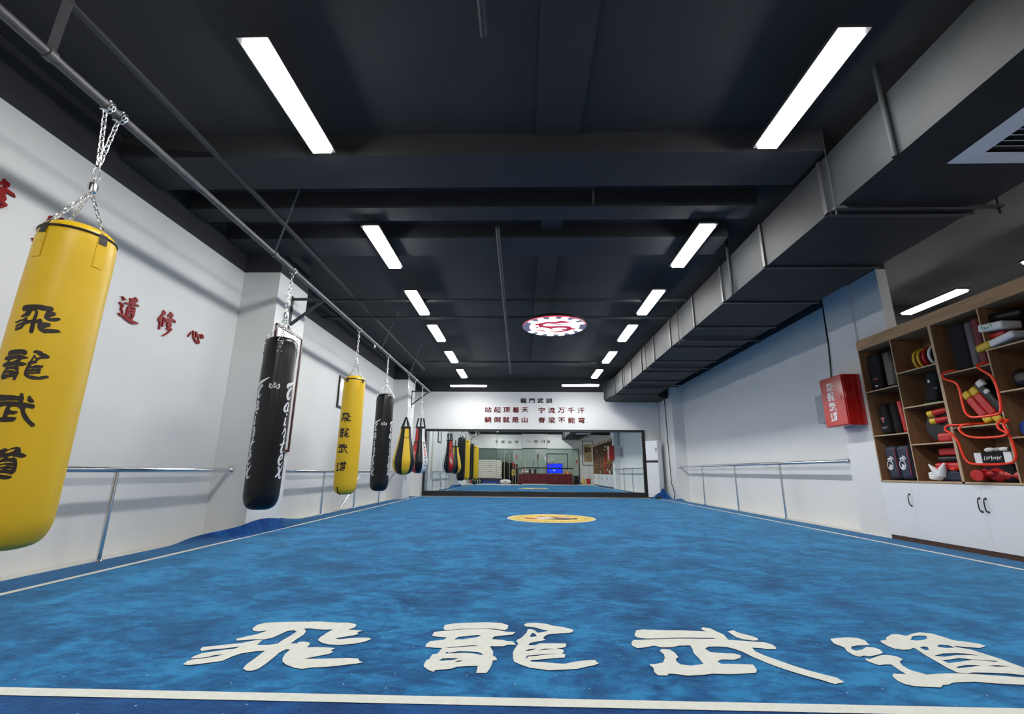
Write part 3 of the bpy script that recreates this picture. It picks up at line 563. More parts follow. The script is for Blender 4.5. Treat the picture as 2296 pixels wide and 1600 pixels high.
# ------------------------------------------------------------------ carpet
CX0, CX1, CY0, CY1 = -3.53, 4.56, 1.955, 16.0
def lerp(a, b, t): return a+(b-a)*t
def smooth(a, b, x):
    t = max(0.0, min(1.0, (x-a)/(b-a))); return t*t*(3-2*t)
YE = 16.22
def build_carpet():
    t = thing('carpet', 'large blue wushu carpet with white border line and white brush characters', 'carpet')
    mb = MB()
    mb.grid(lambda u, v: (lerp(CX0, CX1, u), lerp(CY0, CY1, v), 0.0), 80, 74)
    pile = mb; mb = MB()
    mb.grid(lambda u, v: (lerp(CX0, CX1, u), lerp(1.6, CY0, v), 0.0), 80, 3)
    mb.grid(lambda u, v: (lerp(CX0, CX1, u), lerp(CY1, YE, v), 0.0), 80, 4)
    # left margin, pushed up against the pilaster
    def lm(u, v):
        y = lerp(1.6, YE, v)
        k = smooth(5.45, 6.35, y)*(1-smooth(7.1, 7.5, y))
        xo = lerp(-3.955, -3.635, smooth(5.6, 6.2, y)*(1-smooth(7.13, 7.3, y)))
        zo = 0.155*smooth(5.3, 6.3, y)*(1-smooth(6.9, 8.6, y)) + 0.02*math.sin(y*5)*k
        return (lerp(CX0, xo, u), y, zo*u**1.5)
    mb.grid(lambda u, v: lm(1-u, v), 6, 148)
    def rm(u, v):
        y = lerp(1.6, YE, v)
        xo = 4.985
        zo = 0.06*math.exp(-((y-15.2)/0.32)**2)
        return (lerp(CX1, xo, u), y, zo*u**1.3)
    mb.grid(rm, 12, 148)
    for i, (x, y, z_) in enumerate(mb.v):          # back right corner folded up
        if x > 4.25 and y > 15.6:
            tri = max(0.0, min((x-4.33)/0.40, (4.985-x)/0.22, 1.0))
            mb.v[i] = (x, y, z_ + 0.33*tri*smooth(15.75, YE, y))
    for o in (pile.build('pile', M['carpet'], t), tag(mb.build('margin', M['carpet_margin'], t), 'royal blue margin outside the border line')):
        for p in o.data.polygons: p.use_smooth = True
    z = 0.003
    w = 0.062
    ln = MB()
    def strip(x0, y0, x1, y1, n):
        d = (x1-x0, y1-y0); horiz = abs(d[0]) > abs(d[1])
        if horiz: ln.grid(lambda u, v: (lerp(x0, x1, u), y0 + (v-0.5)*w, z), n, 1)
        else: ln.grid(lambda u, v: (x0 + (u-0.5)*w, lerp(y0, y1, v), z), 1, n)
    strip(CX0-w/2, CY0, CX1+w/2, CY0, 30); strip(CX0-w/2, CY1, CX1+w/2, CY1, 30)
    strip(CX0, CY0+w/2, CX0, CY1-w/2, 50); strip(CX1, CY0+w/2, CX1, CY1-w/2, 50)
    tag(ln.build('border_line', M['cream'], t), 'cream border line of the carpet')
    for c in '飛龍武道':
        g = MB()
        for polys in GLYPH[c]:
            g.poly(polys, ((0,0,z+0.001),(1,0,0),(0,1,0),(0,0,1)))
        tag(g.build('character', M['cream'], t, recalc=False), 'cream brush character %s near the front edge' % c)
    # centre emblem
    ex, ey, R = 0.515, 8.97, 0.82
    def disc(r, zz, seg=48): return [(ex+r*math.cos(2*PI*k/seg), ey+r*math.sin(2*PI*k/seg)) for k in range(seg)]
    UP = ((0,0,0.0),(1,0,0),(0,1,0),(0,0,1))
    def fr(zz): return ((0,0,zz),(1,0,0),(0,1,0),(0,0,1))
    e = MB().poly([disc(R, 0)], fr(z)).build('emblem', M['emb_yellow'], t, recalc=False)
    tag(e, 'round yellow emblem in the middle of the carpet')
    rim = MB().poly([disc(R, 0), disc(R-0.035, 0)], fr(z+0.001)); rim.build('rim', M['emb_white'], e, recalc=False)
    def st(pts, ws, dx=0, dy=0): return [[(ex+dx+x, ey+dy+y) for x, y in blob_stroke(pts, ws)]]
    wm = MB()
    for pts, ws in (([(-0.30,0.05),(-0.12,0.16),(0.05,0.12),(0.12,0.0)], [.05,.16,.2,.05]), ([(-0.34,-0.18),(-0.1,-0.12),(0.12,-0.16)], [.1,.26,.08]),
                    ([(0.0,0.1),(0.22,0.13),(0.36,0.04)], [.1,.16,.04])):
        wm.poly(st(pts, ws), fr(z+0.001))
    wm.build('white_brushwork', M['emb_white'], e, recalc=False)
    rm_ = MB()
    for pts, ws in (([(-0.50,0.05),(-0.42,-0.05),(-0.30,-0.12),(-0.25,-0.16)], [.04,.16,.12,.03]), ([(-0.28,0.2),(-0.16,0.3),(-0.1,0.22)], [.05,.1,.03]),
                    ([(0.0,0.3),(0.16,0.2),(0.32,0.26),(0.38,0.14)], [.04,.14,.1,.03])):
        rm_.poly(st(pts, ws), fr(z+0.002))
    rm_.build('red_brushwork', M['emb_red'], e, recalc=False)
    bm_ = MB()
    for pts, ws in (([(-0.14,-0.24),(0.05,-0.17),(0.2,-0.2),(0.4,-0.12),(0.48,0.03)], [.04,.14,.16,.16,.05]), ([(0.05,-0.06),(0.2,-0.03),(0.36,-0.06)], [.03,.1,.05])):
        bm_.poly(st(pts, ws), fr(z+0.003))
    bm_.build('black_brushwork', M['emb_black'], e, recalc=False)
    tx = MB()
    rnd = random.Random(4)
    for k in range(26):
        a = PI*0.62 + k*(PI*1.76)/26
        for q in range(2):
            px, py = (R-0.14-0.05*q)*math.cos(a), (R-0.14-0.05*q)*math.sin(a)
            d = rnd.uniform(-0.6, 0.6)
            tx.poly(st([(px-0.022*math.cos(d), py-0.022*math.sin(d)), (px+0.022*math.cos(d), py+0.022*math.sin(d))], [.014,.022]), fr(z+0.002))
    tx.build('ring_marks', M['emb_black'], e, recalc=False)
build_carpet()

# ------------------------------------------------------------------ front wall mirror
def wall_mirror():
    t = thing('wall_mirror', 'wide black framed mirror of nine panes on the back wall', 'mirror', (0, 16.7, 0))
    x0, x1, z0, z1 = -3.58, 4.33, 0.02, 2.33
    f = MB()
    f.box(x0, -0.10, z0, x1, -0.0, z0+0.15); f.box(x0, -0.07, z1-0.085, x1, 0, z1)
    f.box(x0, -0.07, z0+0.15, x0+0.06, 0, z1-0.085); f.box(x1-0.10, -0.07, z0+0.15, x1, 0, z1-0.085)
    f.build('frame', M['black'], t, smooth=False)
    a, b = x0+0.05, x1-0.08
    edges = [a] + [(-2.78 + 0.905*k) for k in range(8)] + [b]
    # each pane hangs a fraction of a degree off true
    tilt = [(0.0,0.0),(0.04,-0.03),(0.0,0.03),(0.03,0.0),(-0.06,-0.02),(-0.01,0.03),(0.0,0.0),(0.03,0.03),(0.0,0.0)]
    for i in range(9):
        p0, p1 = edges[i]+0.003, edges[i+1]-0.003
        m = MB(); n = 8
        tx, tz = tilt[i]
        cx, cz = (p0+p1)/2, 1.2
        def pt(u, v):
            x = lerp(p0, p1, u); zz = lerp(z0+0.14, z1-0.08, v)
            return (x, -0.03 + (zz-cz)*math.tan(rad(tx)) + (x-cx)*math.tan(rad(tz)) + 0.0004*math.sin(u*PI), zz)
        m.grid(pt, n, n)
        o = m.build('pane', M['mirror'], t, recalc=False)
        for p in o.data.polygons: p.use_smooth = True
        m2 = MB().box(p0, -0.018, z0+0.14, p1, -0.004, z1-0.08)
        m2.build('backing', M['black'], o, smooth=False)
wall_mirror()

# ------------------------------------------------------------------ lettering on the back wall
def wall_letter(ch, x, zc, size, m, label, group, y=16.7, flip=False, offset=0.012, squash=0.82):
    vf = bold(text_faces(ch, 1.0), offset)
    w = max(v[0] for v in vf[0])-min(v[0] for v in vf[0])
    s = size
    vf = ([(a*s, b*s*squash) for a, b in vf[0]], vf[1])
    fr = ((0,0,0),(-1,0,0),(0,0,1),(0,1,0)) if flip else ((0,0,0),(1,0,0),(0,0,1),(0,-1,0))
    o = solid_text(MB(), vf, fr, 0.02).build('wall_character', M[m], smooth=False, loc=(x, y + (0.001 if flip else -0.001), zc))
    tag(o, label, 'wall letter', group)
def row(chars, x0, x1, z, size, m, what, group):
    n = len(chars)
    for i, c in enumerate(chars):
        if c == ' ': continue
        wall_letter(c, lerp(x0, x1, i/(n-1)), z, size, m, '%s %s on the white wall above the mirror' % (what, c), group)
row('龍門武訓', -0.01, 0.93, 3.385, 0.235, 'letter_dark', 'small black heading character', 'heading characters on the back wall')
row('站起顶着天', -1.31, 0.04, 3.045, 0.27, 'verse_red', 'red upper verse character', 'upper verse characters on the back wall')
row('宁流万千汗', 0.66, 2.09, 3.035, 0.27, 'verse_red', 'red upper verse character', 'upper verse characters on the back wall')
row('躺倒就是山', -1.31, 0.03, 2.685, 0.27, 'verse_red', 'red lower verse character', 'lower verse characters on the back wall')
row('脊梁不能弯', 0.66, 2.10, 2.675, 0.27, 'verse_red', 'red lower verse character', 'lower verse characters on the back wall')

# ------------------------------------------------------------------ red brush letters on the left wall
def brush_letter(ch, dy, dz, label):
    mb = MB()
    ps = WALLGLYPH[ch]
    ys = [p[0] for g in ps for lp in g for p in lp]; zs = [p[1] for g in ps for lp in g for p in lp]
    cy, cz = (min(ys)+max(ys))/2, (min(zs)+max(zs))/2
    for g in ps:
        mb.poly([[(p[0]-cy, p[1]-cz) for p in lp] for lp in g], ((0,0,0),(0,1,0),(0,0,1),(1,0,0)), 0.018)
    o = mb.build('wall_character', M['letter_red'], smooth=False, loc=(XL+0.001, cy+dy, cz+dz))
    tag(o, label, 'wall letter', 'red letters on the left wall')
brush_letter('道', 0, 0, 'red raised character 道 on the left wall beside the nearest yellow bag')
brush_letter('修', 0, 0, 'red raised character 修 between 道 and 心 on the left wall')
brush_letter('心', 0, 0, 'red raised character 心 next to the corner of the left wall')
brush_letter('修', -1.90, 0.45, 'red raised character 修 cut by the left edge, above the yellow bag')
vf = bold(text_faces('身', 0.34, 0.0, 0.1), 0.006)
o = solid_text(MB(), vf, ((0,0,0),(0,1,0),(0,0,1),(1,0,0)), 0.018).build('wall_character', M['letter_red'], smooth=False, loc=(XL+0.001, 3.58, 2.87))
tag(o, 'red raised character 身 behind the top of the nearest yellow bag', 'wall letter', 'red letters on the left wall')

# ------------------------------------------------------------------ strip lights
ORD = ['nearest', 'second', 'third', 'fourth', 'fifth', 'sixth']
def strip_light(x, y, label, group, z=3.87, L=1.17, W=0.175, across=False):
    t = thing('strip_light', label, 'ceiling light', (x, y, z), PI/2 if across else 0, group)
    MB().box(-W/2-0.03, -L/2-0.03, 0.0, W/2+0.03, L/2+0.03, 0.03).build('housing', M['lamp_body'], t, smooth=False)  # overhang added to shade the ceiling from the diffuser's glowing sides
    d = MB().box(-W/2, -L/2, -0.03, W/2, L/2, -0.001)
    d.build('diffuser', M['lamp'], t, smooth=False)
    for s in (-1, 1):
        w = MB().cyl((0, s*(L/2-0.02), 0.03), (0, s*(L/2-0.02), ZC-z), 0.0012, 6)
        w.box(-0.008, s*(L/2-0.02)-0.008, 0.03, 0.008, s*(L/2-0.02)+0.008, 0.05)
        w.build('suspension_wire', M['lamp_body'], t)
rowY = [3.205, 5.81, 7.95, 9.86, 12.05, 14.2]
for i, y in enumerate(rowY):
    strip_light(-1.975, y, '%s lit strip light in the left ceiling row%s' % (ORD[i].capitalize() if i else 'Nearest', '' if i == 0 else ' counted from the front'), 'strip lights in the left row')
    strip_light(2.32, y, '%s lit strip light in the right ceiling row%s' % (ORD[i].capitalize() if i else 'Nearest', '' if i == 0 else ' counted from the front'), 'strip lights in the right row')
strip_light(-1.90, 15.42, 'lit strip light set crosswise above the left half of the mirror', 'crosswise strip lights', 3.7, 1.22, 0.16, True)
strip_light(1.92, 15.26, 'lit strip light set crosswise above the right half of the mirror', 'crosswise strip lights', 3.7, 1.22, 0.16, True)
for x, s in ((-1.975, 'left'), (2.32, 'right')):
    strip_light(x, 0.6, 'lit strip light of the %s row above the photographer' % s, 'strip lights behind the camera')
    strip_light(x, -1.45, 'lit strip light of the %s row near the rear wall' % s, 'strip lights behind the camera')
strip_light(7.40, 7.95, 'lit strip light of the next room seen over the cabinet', 'strip lights of the next room')
strip_light(7.40, 5.75, 'lit strip light of the next room cut by the right edge', 'strip lights of the next room')
strip_light(7.40, 1.5, 'lit strip light of the next room outside the right edge', 'strip lights of the next room')

# ------------------------------------------------------------------ round lit sign
def round_sign():
    t = thing('hanging_sign', 'round lit red and white dragon sign hanging from the black ceiling', 'lit sign', (0.555, 7.93, 3.40))
    R = 0.585
    MB().lathe([(0, 0.07), (R-0.03, 0.07), (R-0.02, 0.0), (0,0.0)], 48).build('housing', M['sign_black'], t)
    MB().lathe([(R-0.02, 0.0), (R-0.008, 0.0), (R-0.008, 0.012), (R-0.02, 0.012)], 48).build('edge_glow', M['led_edge'], t)
    def disc(r, seg=56): return [(r*math.cos(2*PI*k/seg), r*math.sin(2*PI*k/seg)) for k in range(seg)]
    def fr(z): return ((0,0,z),(1,0,0),(0,-1,0),(0,0,-1))
    MB().poly([disc(R-0.01)], fr(-0.002)).build('face_rim', M['led_rim'], t, recalc=False)
    MB().poly([disc(0.455)], fr(-0.004)).build('face', M['led_white'], t, recalc=False)
    g = MB()
    for k in range(15):
        a = 2*PI*k/15
        if abs(math.sin(a)) < 0.34: continue
        for q in range(3):
            aa = a + (q-1)*0.07
            g.poly([blob_stroke([(0.44*math.cos(aa), 0.44*math.sin(aa)), (0.50*math.cos(aa+0.03), 0.50*math.sin(aa+0.03)), (0.56*math.cos(aa), 0.56*math.sin(aa))], [.055,.05,.035])], fr(-0.006))
    g.build('rim_lettering', M['led_white'], t, recalc=False)
    d = MB()
    S = ([(0.27,0.24),(0.12,0.29),(-0.02,0.24),(-0.14,0.26),(-0.26,0.17),(-0.24,0.04),(-0.08,-0.01),(0.10,0.02),(0.24,0.0),(0.30,-0.10),(0.22,-0.22),(0.05,-0.30),(-0.08,-0.28)],
         [.02,.09,.11,.09,.11,.10,.12,.11,.12,.12,.09,.06,.02])
    d.poly([blob_stroke(*S)], fr(-0.0065))
    for pts, ws in (([(-0.34,0.02),(-0.30,-0.05),(-0.24,-0.04)], [.02,.045,.03]), ([(-0.36,-0.16),(-0.22,-0.20),(-0.16,-0.27)], [.015,.06,.03]),
                    ([(-0.30,0.20),(-0.34,0.12),(-0.40,0.10)], [.05,.05,.02]), ([(-0.10,-0.04),(-0.02,-0.12),(0.04,-0.13)], [.05,.04,.01]),
                    ([(0.12,-0.10),(0.18,-0.16),(0.23,-0.10)], [.02,.06,.02]), ([(0.30,-0.06),(0.38,-0.10),(0.36,-0.18)], [.05,.05,.02]),
                    ([(0.02,0.30),(0.10,0.34),(0.22,0.31),(0.34,0.25)], [.02,.035,.03,.01]), ([(-0.06,0.16),(0.06,0.14),(0.20,0.17)], [.02,.05,.02])):
        d.poly([blob_stroke(pts, ws)], fr(-0.0065))
    d.build('dragon_pattern', M['led_red'], t, recalc=False)
    for k in range(4):
        a = PI/4 + k*PI/2
        MB().cyl((0.5*math.cos(a), 0.5*math.sin(a), 0.07), (0.5*math.cos(a), 0.5*math.sin(a), ZC-3.40), 0.002, 6).build('suspension_wire', M['lamp_body'], t)
round_sign()

# ------------------------------------------------------------------ overhead pipe
PX = -3.13
def pipe_z(y): return 3.478 - 0.0062*(y-1.9)
PR = 0.034
def overhead_pipe():
    t = thing('overhead_pipe', 'long dark steel pipe under the ceiling that carries the punching bags', 'pipe', (PX, 0, 0))
    y0, y1 = -0.3, 15.0
    MB().tube([(0, y0, pipe_z(y0)), (0, y1, pipe_z(y1))], PR, 18).build('pipe', M['dark_metal'], t)
    def bracket(y, xw, zt=3.46, zb=3.02):
        b = MB()
        b.box(xw-PX, y-0.03, zb-0.12, xw-PX+0.012, y+0.03, zt+0.04)
        b.bar((xw-PX, y, zt-0.005), (0.0, y, zt-0.005), 0.036, 0.036)
        b.bar((xw-PX+0.01, y, zb), (-0.03, y, zt-0.03), 0.036, 0.036)
        b.build('bracket', M['ceiling_pipe'], t, smooth=False)
    bracket(6.66, -3.65, pipe_z(6.66)); bracket(14.83, -3.70, pipe_z(14.83), 2.95)
    bracket(0.2, XL, pipe_z(0.2), 2.9)
    for y, dx in ((2.35, 0.5), (5.15, 0.42), (9.6, 0.42), (12.2, 0.35)):
        h = MB().bar((0, y, pipe_z(y)+PR*0.5), (dx, y-0.35, ZC+0.0), 0.05 if y < 3 else 0.02, 0.02)
        h.build('ceiling_stay', M['dark_metal'], t, smooth=False)
        MB().tube([(0, y-0.025, pipe_z(y)), (0, y+0.025, pipe_z(y))], PR+0.009, 16).build('clamp', M['dark_metal'], t)
    for y in (9.15, 12.9):
        c = MB().tube([(0, y-0.02, pipe_z(y)), (0, y+0.02, pipe_z(y))], PR+0.007, 16)
        c.tube([(0, y, pipe_z(y)-PR), (0, y, pipe_z(y)-PR-0.05)], 0.010, 8)
        c.ball((0, y, pipe_z(y)-PR-0.06), 0.018, 8, 6)
        c.build('hook_clamp', M['chain'], t)
overhead_pipe()

def link(mb, p, q, side, w, r, seg=6):
    """one chain link between p and q lying in the plane of side"""
    p, q = Vector(p), Vector(q); d = (q-p); L = d.length; d = d/L
    s = (side - d*side.dot(d)).normalized()
    pts = []
    h = w/2
    for k in range(5):
        a = PI*k/4
        pts.append(q - d*(h-r*0.2) + d*(math.sin(a)*h) + s*(math.cos(a)*h))
    for k in range(5):
        a = PI*k/4
        pts.append(p + d*(h-r*0.2) - d*(math.sin(a)*h) - s*(math.cos(a)*h))
    mb.tube(pts, r, seg, closed=True)
def chain(mb, p, q, ll=0.045, w=0.024, r=0.0042):
    p, q = Vector(p), Vector(q)
    L = (q-p).length; n = max(2, round(L/(ll*0.74)))
    d = (q-p)/L; a = d.orthogonal().normalized(); b = d.cross(a)
    st = L/n
    for i in range(n):
        c0 = p + d*(st*i - st*0.17); c1 = p + d*(st*(i+1) + st*0.17)
        s = (a+b).normalized() if i % 2 else (a-b).normalized()
        link(mb, c0, c1, s, w, r)
    return mb

def rigging(t, top_z, swivel_z, pz, anchors, hang_y=0.0, twin=False, mb_only=False):
    """chains, swivel and carabiner above a bag; local coordinates"""
    sw = MB().lathe([(0, swivel_z+0.045), (0.024, swivel_z+0.04), (0.030, swivel_z+0.02), (0.030, swivel_z-0.03), (0.022, swivel_z-0.04), (0, swivel_z-0.04)], 14)
    sw.tube([(0,0,swivel_z+0.04),(0,0,swivel_z+0.09)], 0.008, 8)
    sw.build('swivel', M['chain'], t)
    cz = swivel_z+0.085
    cb = MB().tube([(0.0,-0.026,cz+0.05),(0,-0.028,cz+0.015),(0,-0.012,cz-0.008),(0,0.012,cz-0.008),(0,0.028,cz+0.015),(0,0.022,cz+0.06),(0,0.010,cz+0.10),(0,-0.010,cz+0.10)], 0.005, 7, closed=True)
    cb.build('carabiner', M['chain'], t)
    top = Vector((0, 0, cz+0.095))
    for dy in ((-0.055, 0.055) if twin else (0.0,)):
        c = chain(MB(), top, (0.0, hang_y+dy, pz-PR-0.01), 0.066, 0.028, 0.0046)
        for k in range(2 if twin else 1):
            ring = [(math.cos(a)*(PR+0.010), hang_y+dy+0.02*k, pz+math.sin(a)*(PR+0.010)) for a in [2*PI*j/16 for j in range(16)]]
            pts = [Vector(p) for p in ring]
            for j in range(0, 16, 2):
                link(c, pts[j], pts[(j+2) % 16], Vector((0,1,0)) if (j//2) % 2 else (pts[j]-Vector((0,hang_y+dy,pz))).normalized(), 0.022, 0.0045)
        c.build('hanging_chain', M['chain'], t)
    for a in anchors:
        chain(MB(), (0, 0, swivel_z-0.035), a, 0.052, 0.020, 0.0030).build('chain', M['chain'], t)

def bag_rfun(prof):
    def f(z):
        for (r0, z0), (r1, z1) in zip(prof, prof[1:]):
            if z0 <= z <= z1 and z1 > z0: return lerp(r0, r1, (z-z0)/(z1-z0))
        return prof[0][0] if z < prof[0][1] else prof[-1][0]
    return f
def heavy_bag(y, zb, zt, kind, label, facing, hang_y=0.0, twin=False, R=0.195, gs=0.29, tabs=None):
    t = thing('punching_bag', label, 'punching bag', (PX, y, 0), 0, 'heavy bags hanging from the pipe')
    H = zt-zb
    prof = [(0.0, zb), (0.09, zb+0.004), (R*0.74, zb+0.03), (R*0.9, zb+0.075), (R*0.985, zb+0.14), (R*1.01, zb+0.24), (R*1.02, zb+0.5), (R, zb+H*0.5), (R*0.985, zt-0.5), (R*0.975, zt-0.2), (R*0.965, zt-0.09), (R*0.945, zt-0.05), (R*0.92, zt-0.028)]
    rf = bag_rfun(prof)
    yel = kind == 'yellow'
    skin = M['yellow'] if yel else M['black_vinyl']
    # a little unevenness as stuffed bags have
    rnd = random.Random(int(y*10))
    ph = [rnd.uniform(0, 6) for _ in range(6)]
    mb = MB(); seg = 44
    fine = []
    for (r0, z0), (r1, z1) in zip(prof, prof[1:]):
        n = max(1, int((z1-z0)/0.09))
        for k in range(n): fine.append((lerp(r0, r1, k/n), lerp(z0, z1, k/n)))
    fine.append(prof[-1])
    low = []
    for i in range(5):
        q = [prof[max(i-1, 0)]] + list(prof[i:i+3])
        for k in range(4):
            u = k/4
            low.append(tuple(0.5*((2*q[1][j])+(-q[0][j]+q[2][j])*u+(2*q[0][j]-5*q[1][j]+4*q[2][j]-q[3][j])*u*u+(-q[0][j]+3*q[1][j]-3*q[2][j]+q[3][j])*u**3) for j in (0,1)))
    fine = low + [f for f in fine if f[1] > prof[5][1]-1e-6]
    mb.lathe(fine, seg)
    for i, v in enumerate(mb.v):
        a = math.atan2(v[1], v[0]); z = v[2]
        edge = smooth(zt-0.16, zt-0.02, z)
        k = 1 + 0.006*math.sin(3*z+ph[0])*math.sin(2*a+ph[1]) + 0.004*math.sin(7*z+ph[2]+a)
        if not yel: k += 0.02*edge*math.sin(a*22)*0.6
        mb.v[i] = (v[0]*k, v[1]*k, z)
    mb.build('body', skin, t, angle=60)
    lid = MB().lathe([(R*0.92, zt-0.028), (R*0.88, zt+0.0), (R*0.74, zt+0.028), (R*0.45, zt+0.045), (0, zt+0.05)], seg)
    lid.build('lid', skin, t)
    if yel:
        MB().tube([(R*0.935*math.cos(a), R*0.935*math.sin(a), zt-0.032) for a in [2*PI*k/40 for k in range(40)]], 0.009, 7, closed=True).build('piping', M['ink'], t)
    anchors = []
    for k in range(4):
        a = (facing if tabs is None else tabs) + k*PI/2
        if yel:
            tb = wrap(MB(), rect(0.052, 0.075), lambda z: rf(min(z, zt-0.013)) if z < zt-0.013 else R*0.9, a, zt-0.055, 0.007)
            tb.v = [(x, yy, zz) for x, yy, zz in tb.v]
            tb.build('tab', M['ink'], t)
            st = wrap(MB(), rect(0.062, 0.19), rf, a, zt-0.17, 0.003)
            st.build('stitched_patch', M['yellow'], t)
        else:
            st = wrap(MB(), rect(0.075, 0.15), rf, a, zt-0.12, 0.004)
            st.build('strap_patch', M['black_vinyl'], t)
            rv = MB()
            for dx, dz in ((-0.022,-0.175),(0.022,-0.175),(-0.022,-0.07),(0.022,-0.07),(0,-0.12)):
                aa = a + dx/R
                rv.ball(((rf(zt+dz)+0.005)*math.cos(aa), (rf(zt+dz)+0.005)*math.sin(aa), zt+dz), 0.007, 8, 6)
            rv.build('rivets', M['chain'], t)
            cc = Vector((math.cos(a), math.sin(a), 0)); tt = Vector((-math.sin(a), math.cos(a), 0))
            q = [cc*(R*0.96)+tt*0.035+Vector((0,0,zt-0.04)), cc*(R*0.96)-tt*0.035+Vector((0,0,zt-0.04)), cc*(R*0.9)+Vector((0,0,zt+0.035))]
            MB().tube(q, 0.005, 7, closed=True).build('ring', M['chain'], t)
        anchors.append((R*0.88*math.cos(a), R*0.88*math.sin(a), zt+(0.0 if yel else 0.035)))
    sz = 2.80
    rigging(t, zt, sz, pipe_z(y+hang_y), anchors, hang_y, twin)
    if yel:
        for c, z in zip('飛龍武道', (1.735, 1.44, 1.17, 0.855) if gs > 0.27 else (1.75, 1.475, 1.205, 0.905)):
            g = wrap(MB(), brush_faces(c, gs), rf, facing, z, 0.0022)
            tag(g.build('printed_character', M['ink'], t, recalc=False), 'dark printed character %s' % c)
        b = MB()
        for a in (facing-0.2, facing+PI-0.2):
            b.tube([(R*0.97*math.cos(a), R*0.97*math.sin(a), zb+0.13), (R*0.83*math.cos(a), R*0.83*math.sin(a), zb+0.045), (R*0.5*math.cos(a), R*0.5*math.sin(a), zb+0.004)], 0.013, 6)
        b.build('bottom_loop', M['ink'], t)
    else:
        for da in (-1.02, 0.98):
            g = MB()
            for c, s, zz in zip('Fairtex', (0.185, 0.165, 0.155, 0.155, 0.165, 0.165, 0.175), (1.735, 1.55, 1.385, 1.24, 1.06, 0.915, 0.765)):
                wrap(g, script_faces(c, s), rf, facing+da, zz, 0.0022, 0.02)
            g.build('printed_lettering', M['print_white'], t, recalc=False)
        e = MB()
        for s in (-1, 1):
            wing = [(s*0.022,-0.030),(s*0.045,-0.024),(s*0.056,-0.004),(s*0.050,0.018),(s*0.058,0.034)]
            wrap(e, shape_faces([[blob_stroke(wing, [.006,.013,.015,.013,.004])]]), rf, facing, 1.83, 0.0022, step=0.02)
            wrap(e, shape_faces([[blob_stroke([(s*0.034,0.006),(s*0.040,0.022),(s*0.048,0.030)], [.004,.008,.003])]]), rf, facing, 1.83, 0.0022, step=0.02)
        ringo = [(0.030*math.cos(k*PI/10), 0.022*math.sin(k*PI/10)) for k in range(20)]; ringi = [(0.024*math.cos(k*PI/10), 0.016*math.sin(k*PI/10)) for k in range(20)]
        wrap(e, shape_faces([[ringo, ringi]]), rf, facing, 1.828, 0.0022, step=0.02)
        wrap(e, shape_faces([[[(-0.014,-0.008),(0.014,-0.008),(0.0,0.010)]]]), rf, facing, 1.828, 0.0022)
        wrap(e, shape_faces([[[(-0.014,0.030),(0.014,0.030),(0.018,0.046),(0.007,0.038),(0,0.052),(-0.007,0.038),(-0.018,0.046)]]]), rf, facing, 1.828, 0.0022)
        e.build('printed_crest', M['print_white'], t, recalc=False)
    return t
heavy_bag(2.83, 0.355, 2.425, 'yellow', 'yellow punching bag with 飛龍武道 nearest to the camera, cut by the left edge', rad(-66), 0.0, True, 0.217, 0.29, rad(-98))
heavy_bag(5.60, 0.375, 2.445, 'black', 'large black punching bag with white lettering in front of the first wall pillar', rad(-66), 0.04)
heavy_bag(8.22, 0.430, 2.485, 'yellow', 'yellow punching bag with 飛龍武道 hanging between the two black bags', rad(-98), 0.0, gs=0.255, tabs=rad(-112))
heavy_bag(10.15, 0.410, 2.475, 'black', 'smaller looking black punching bag with white lettering beside the teardrop bags', rad(-68), 0.0)

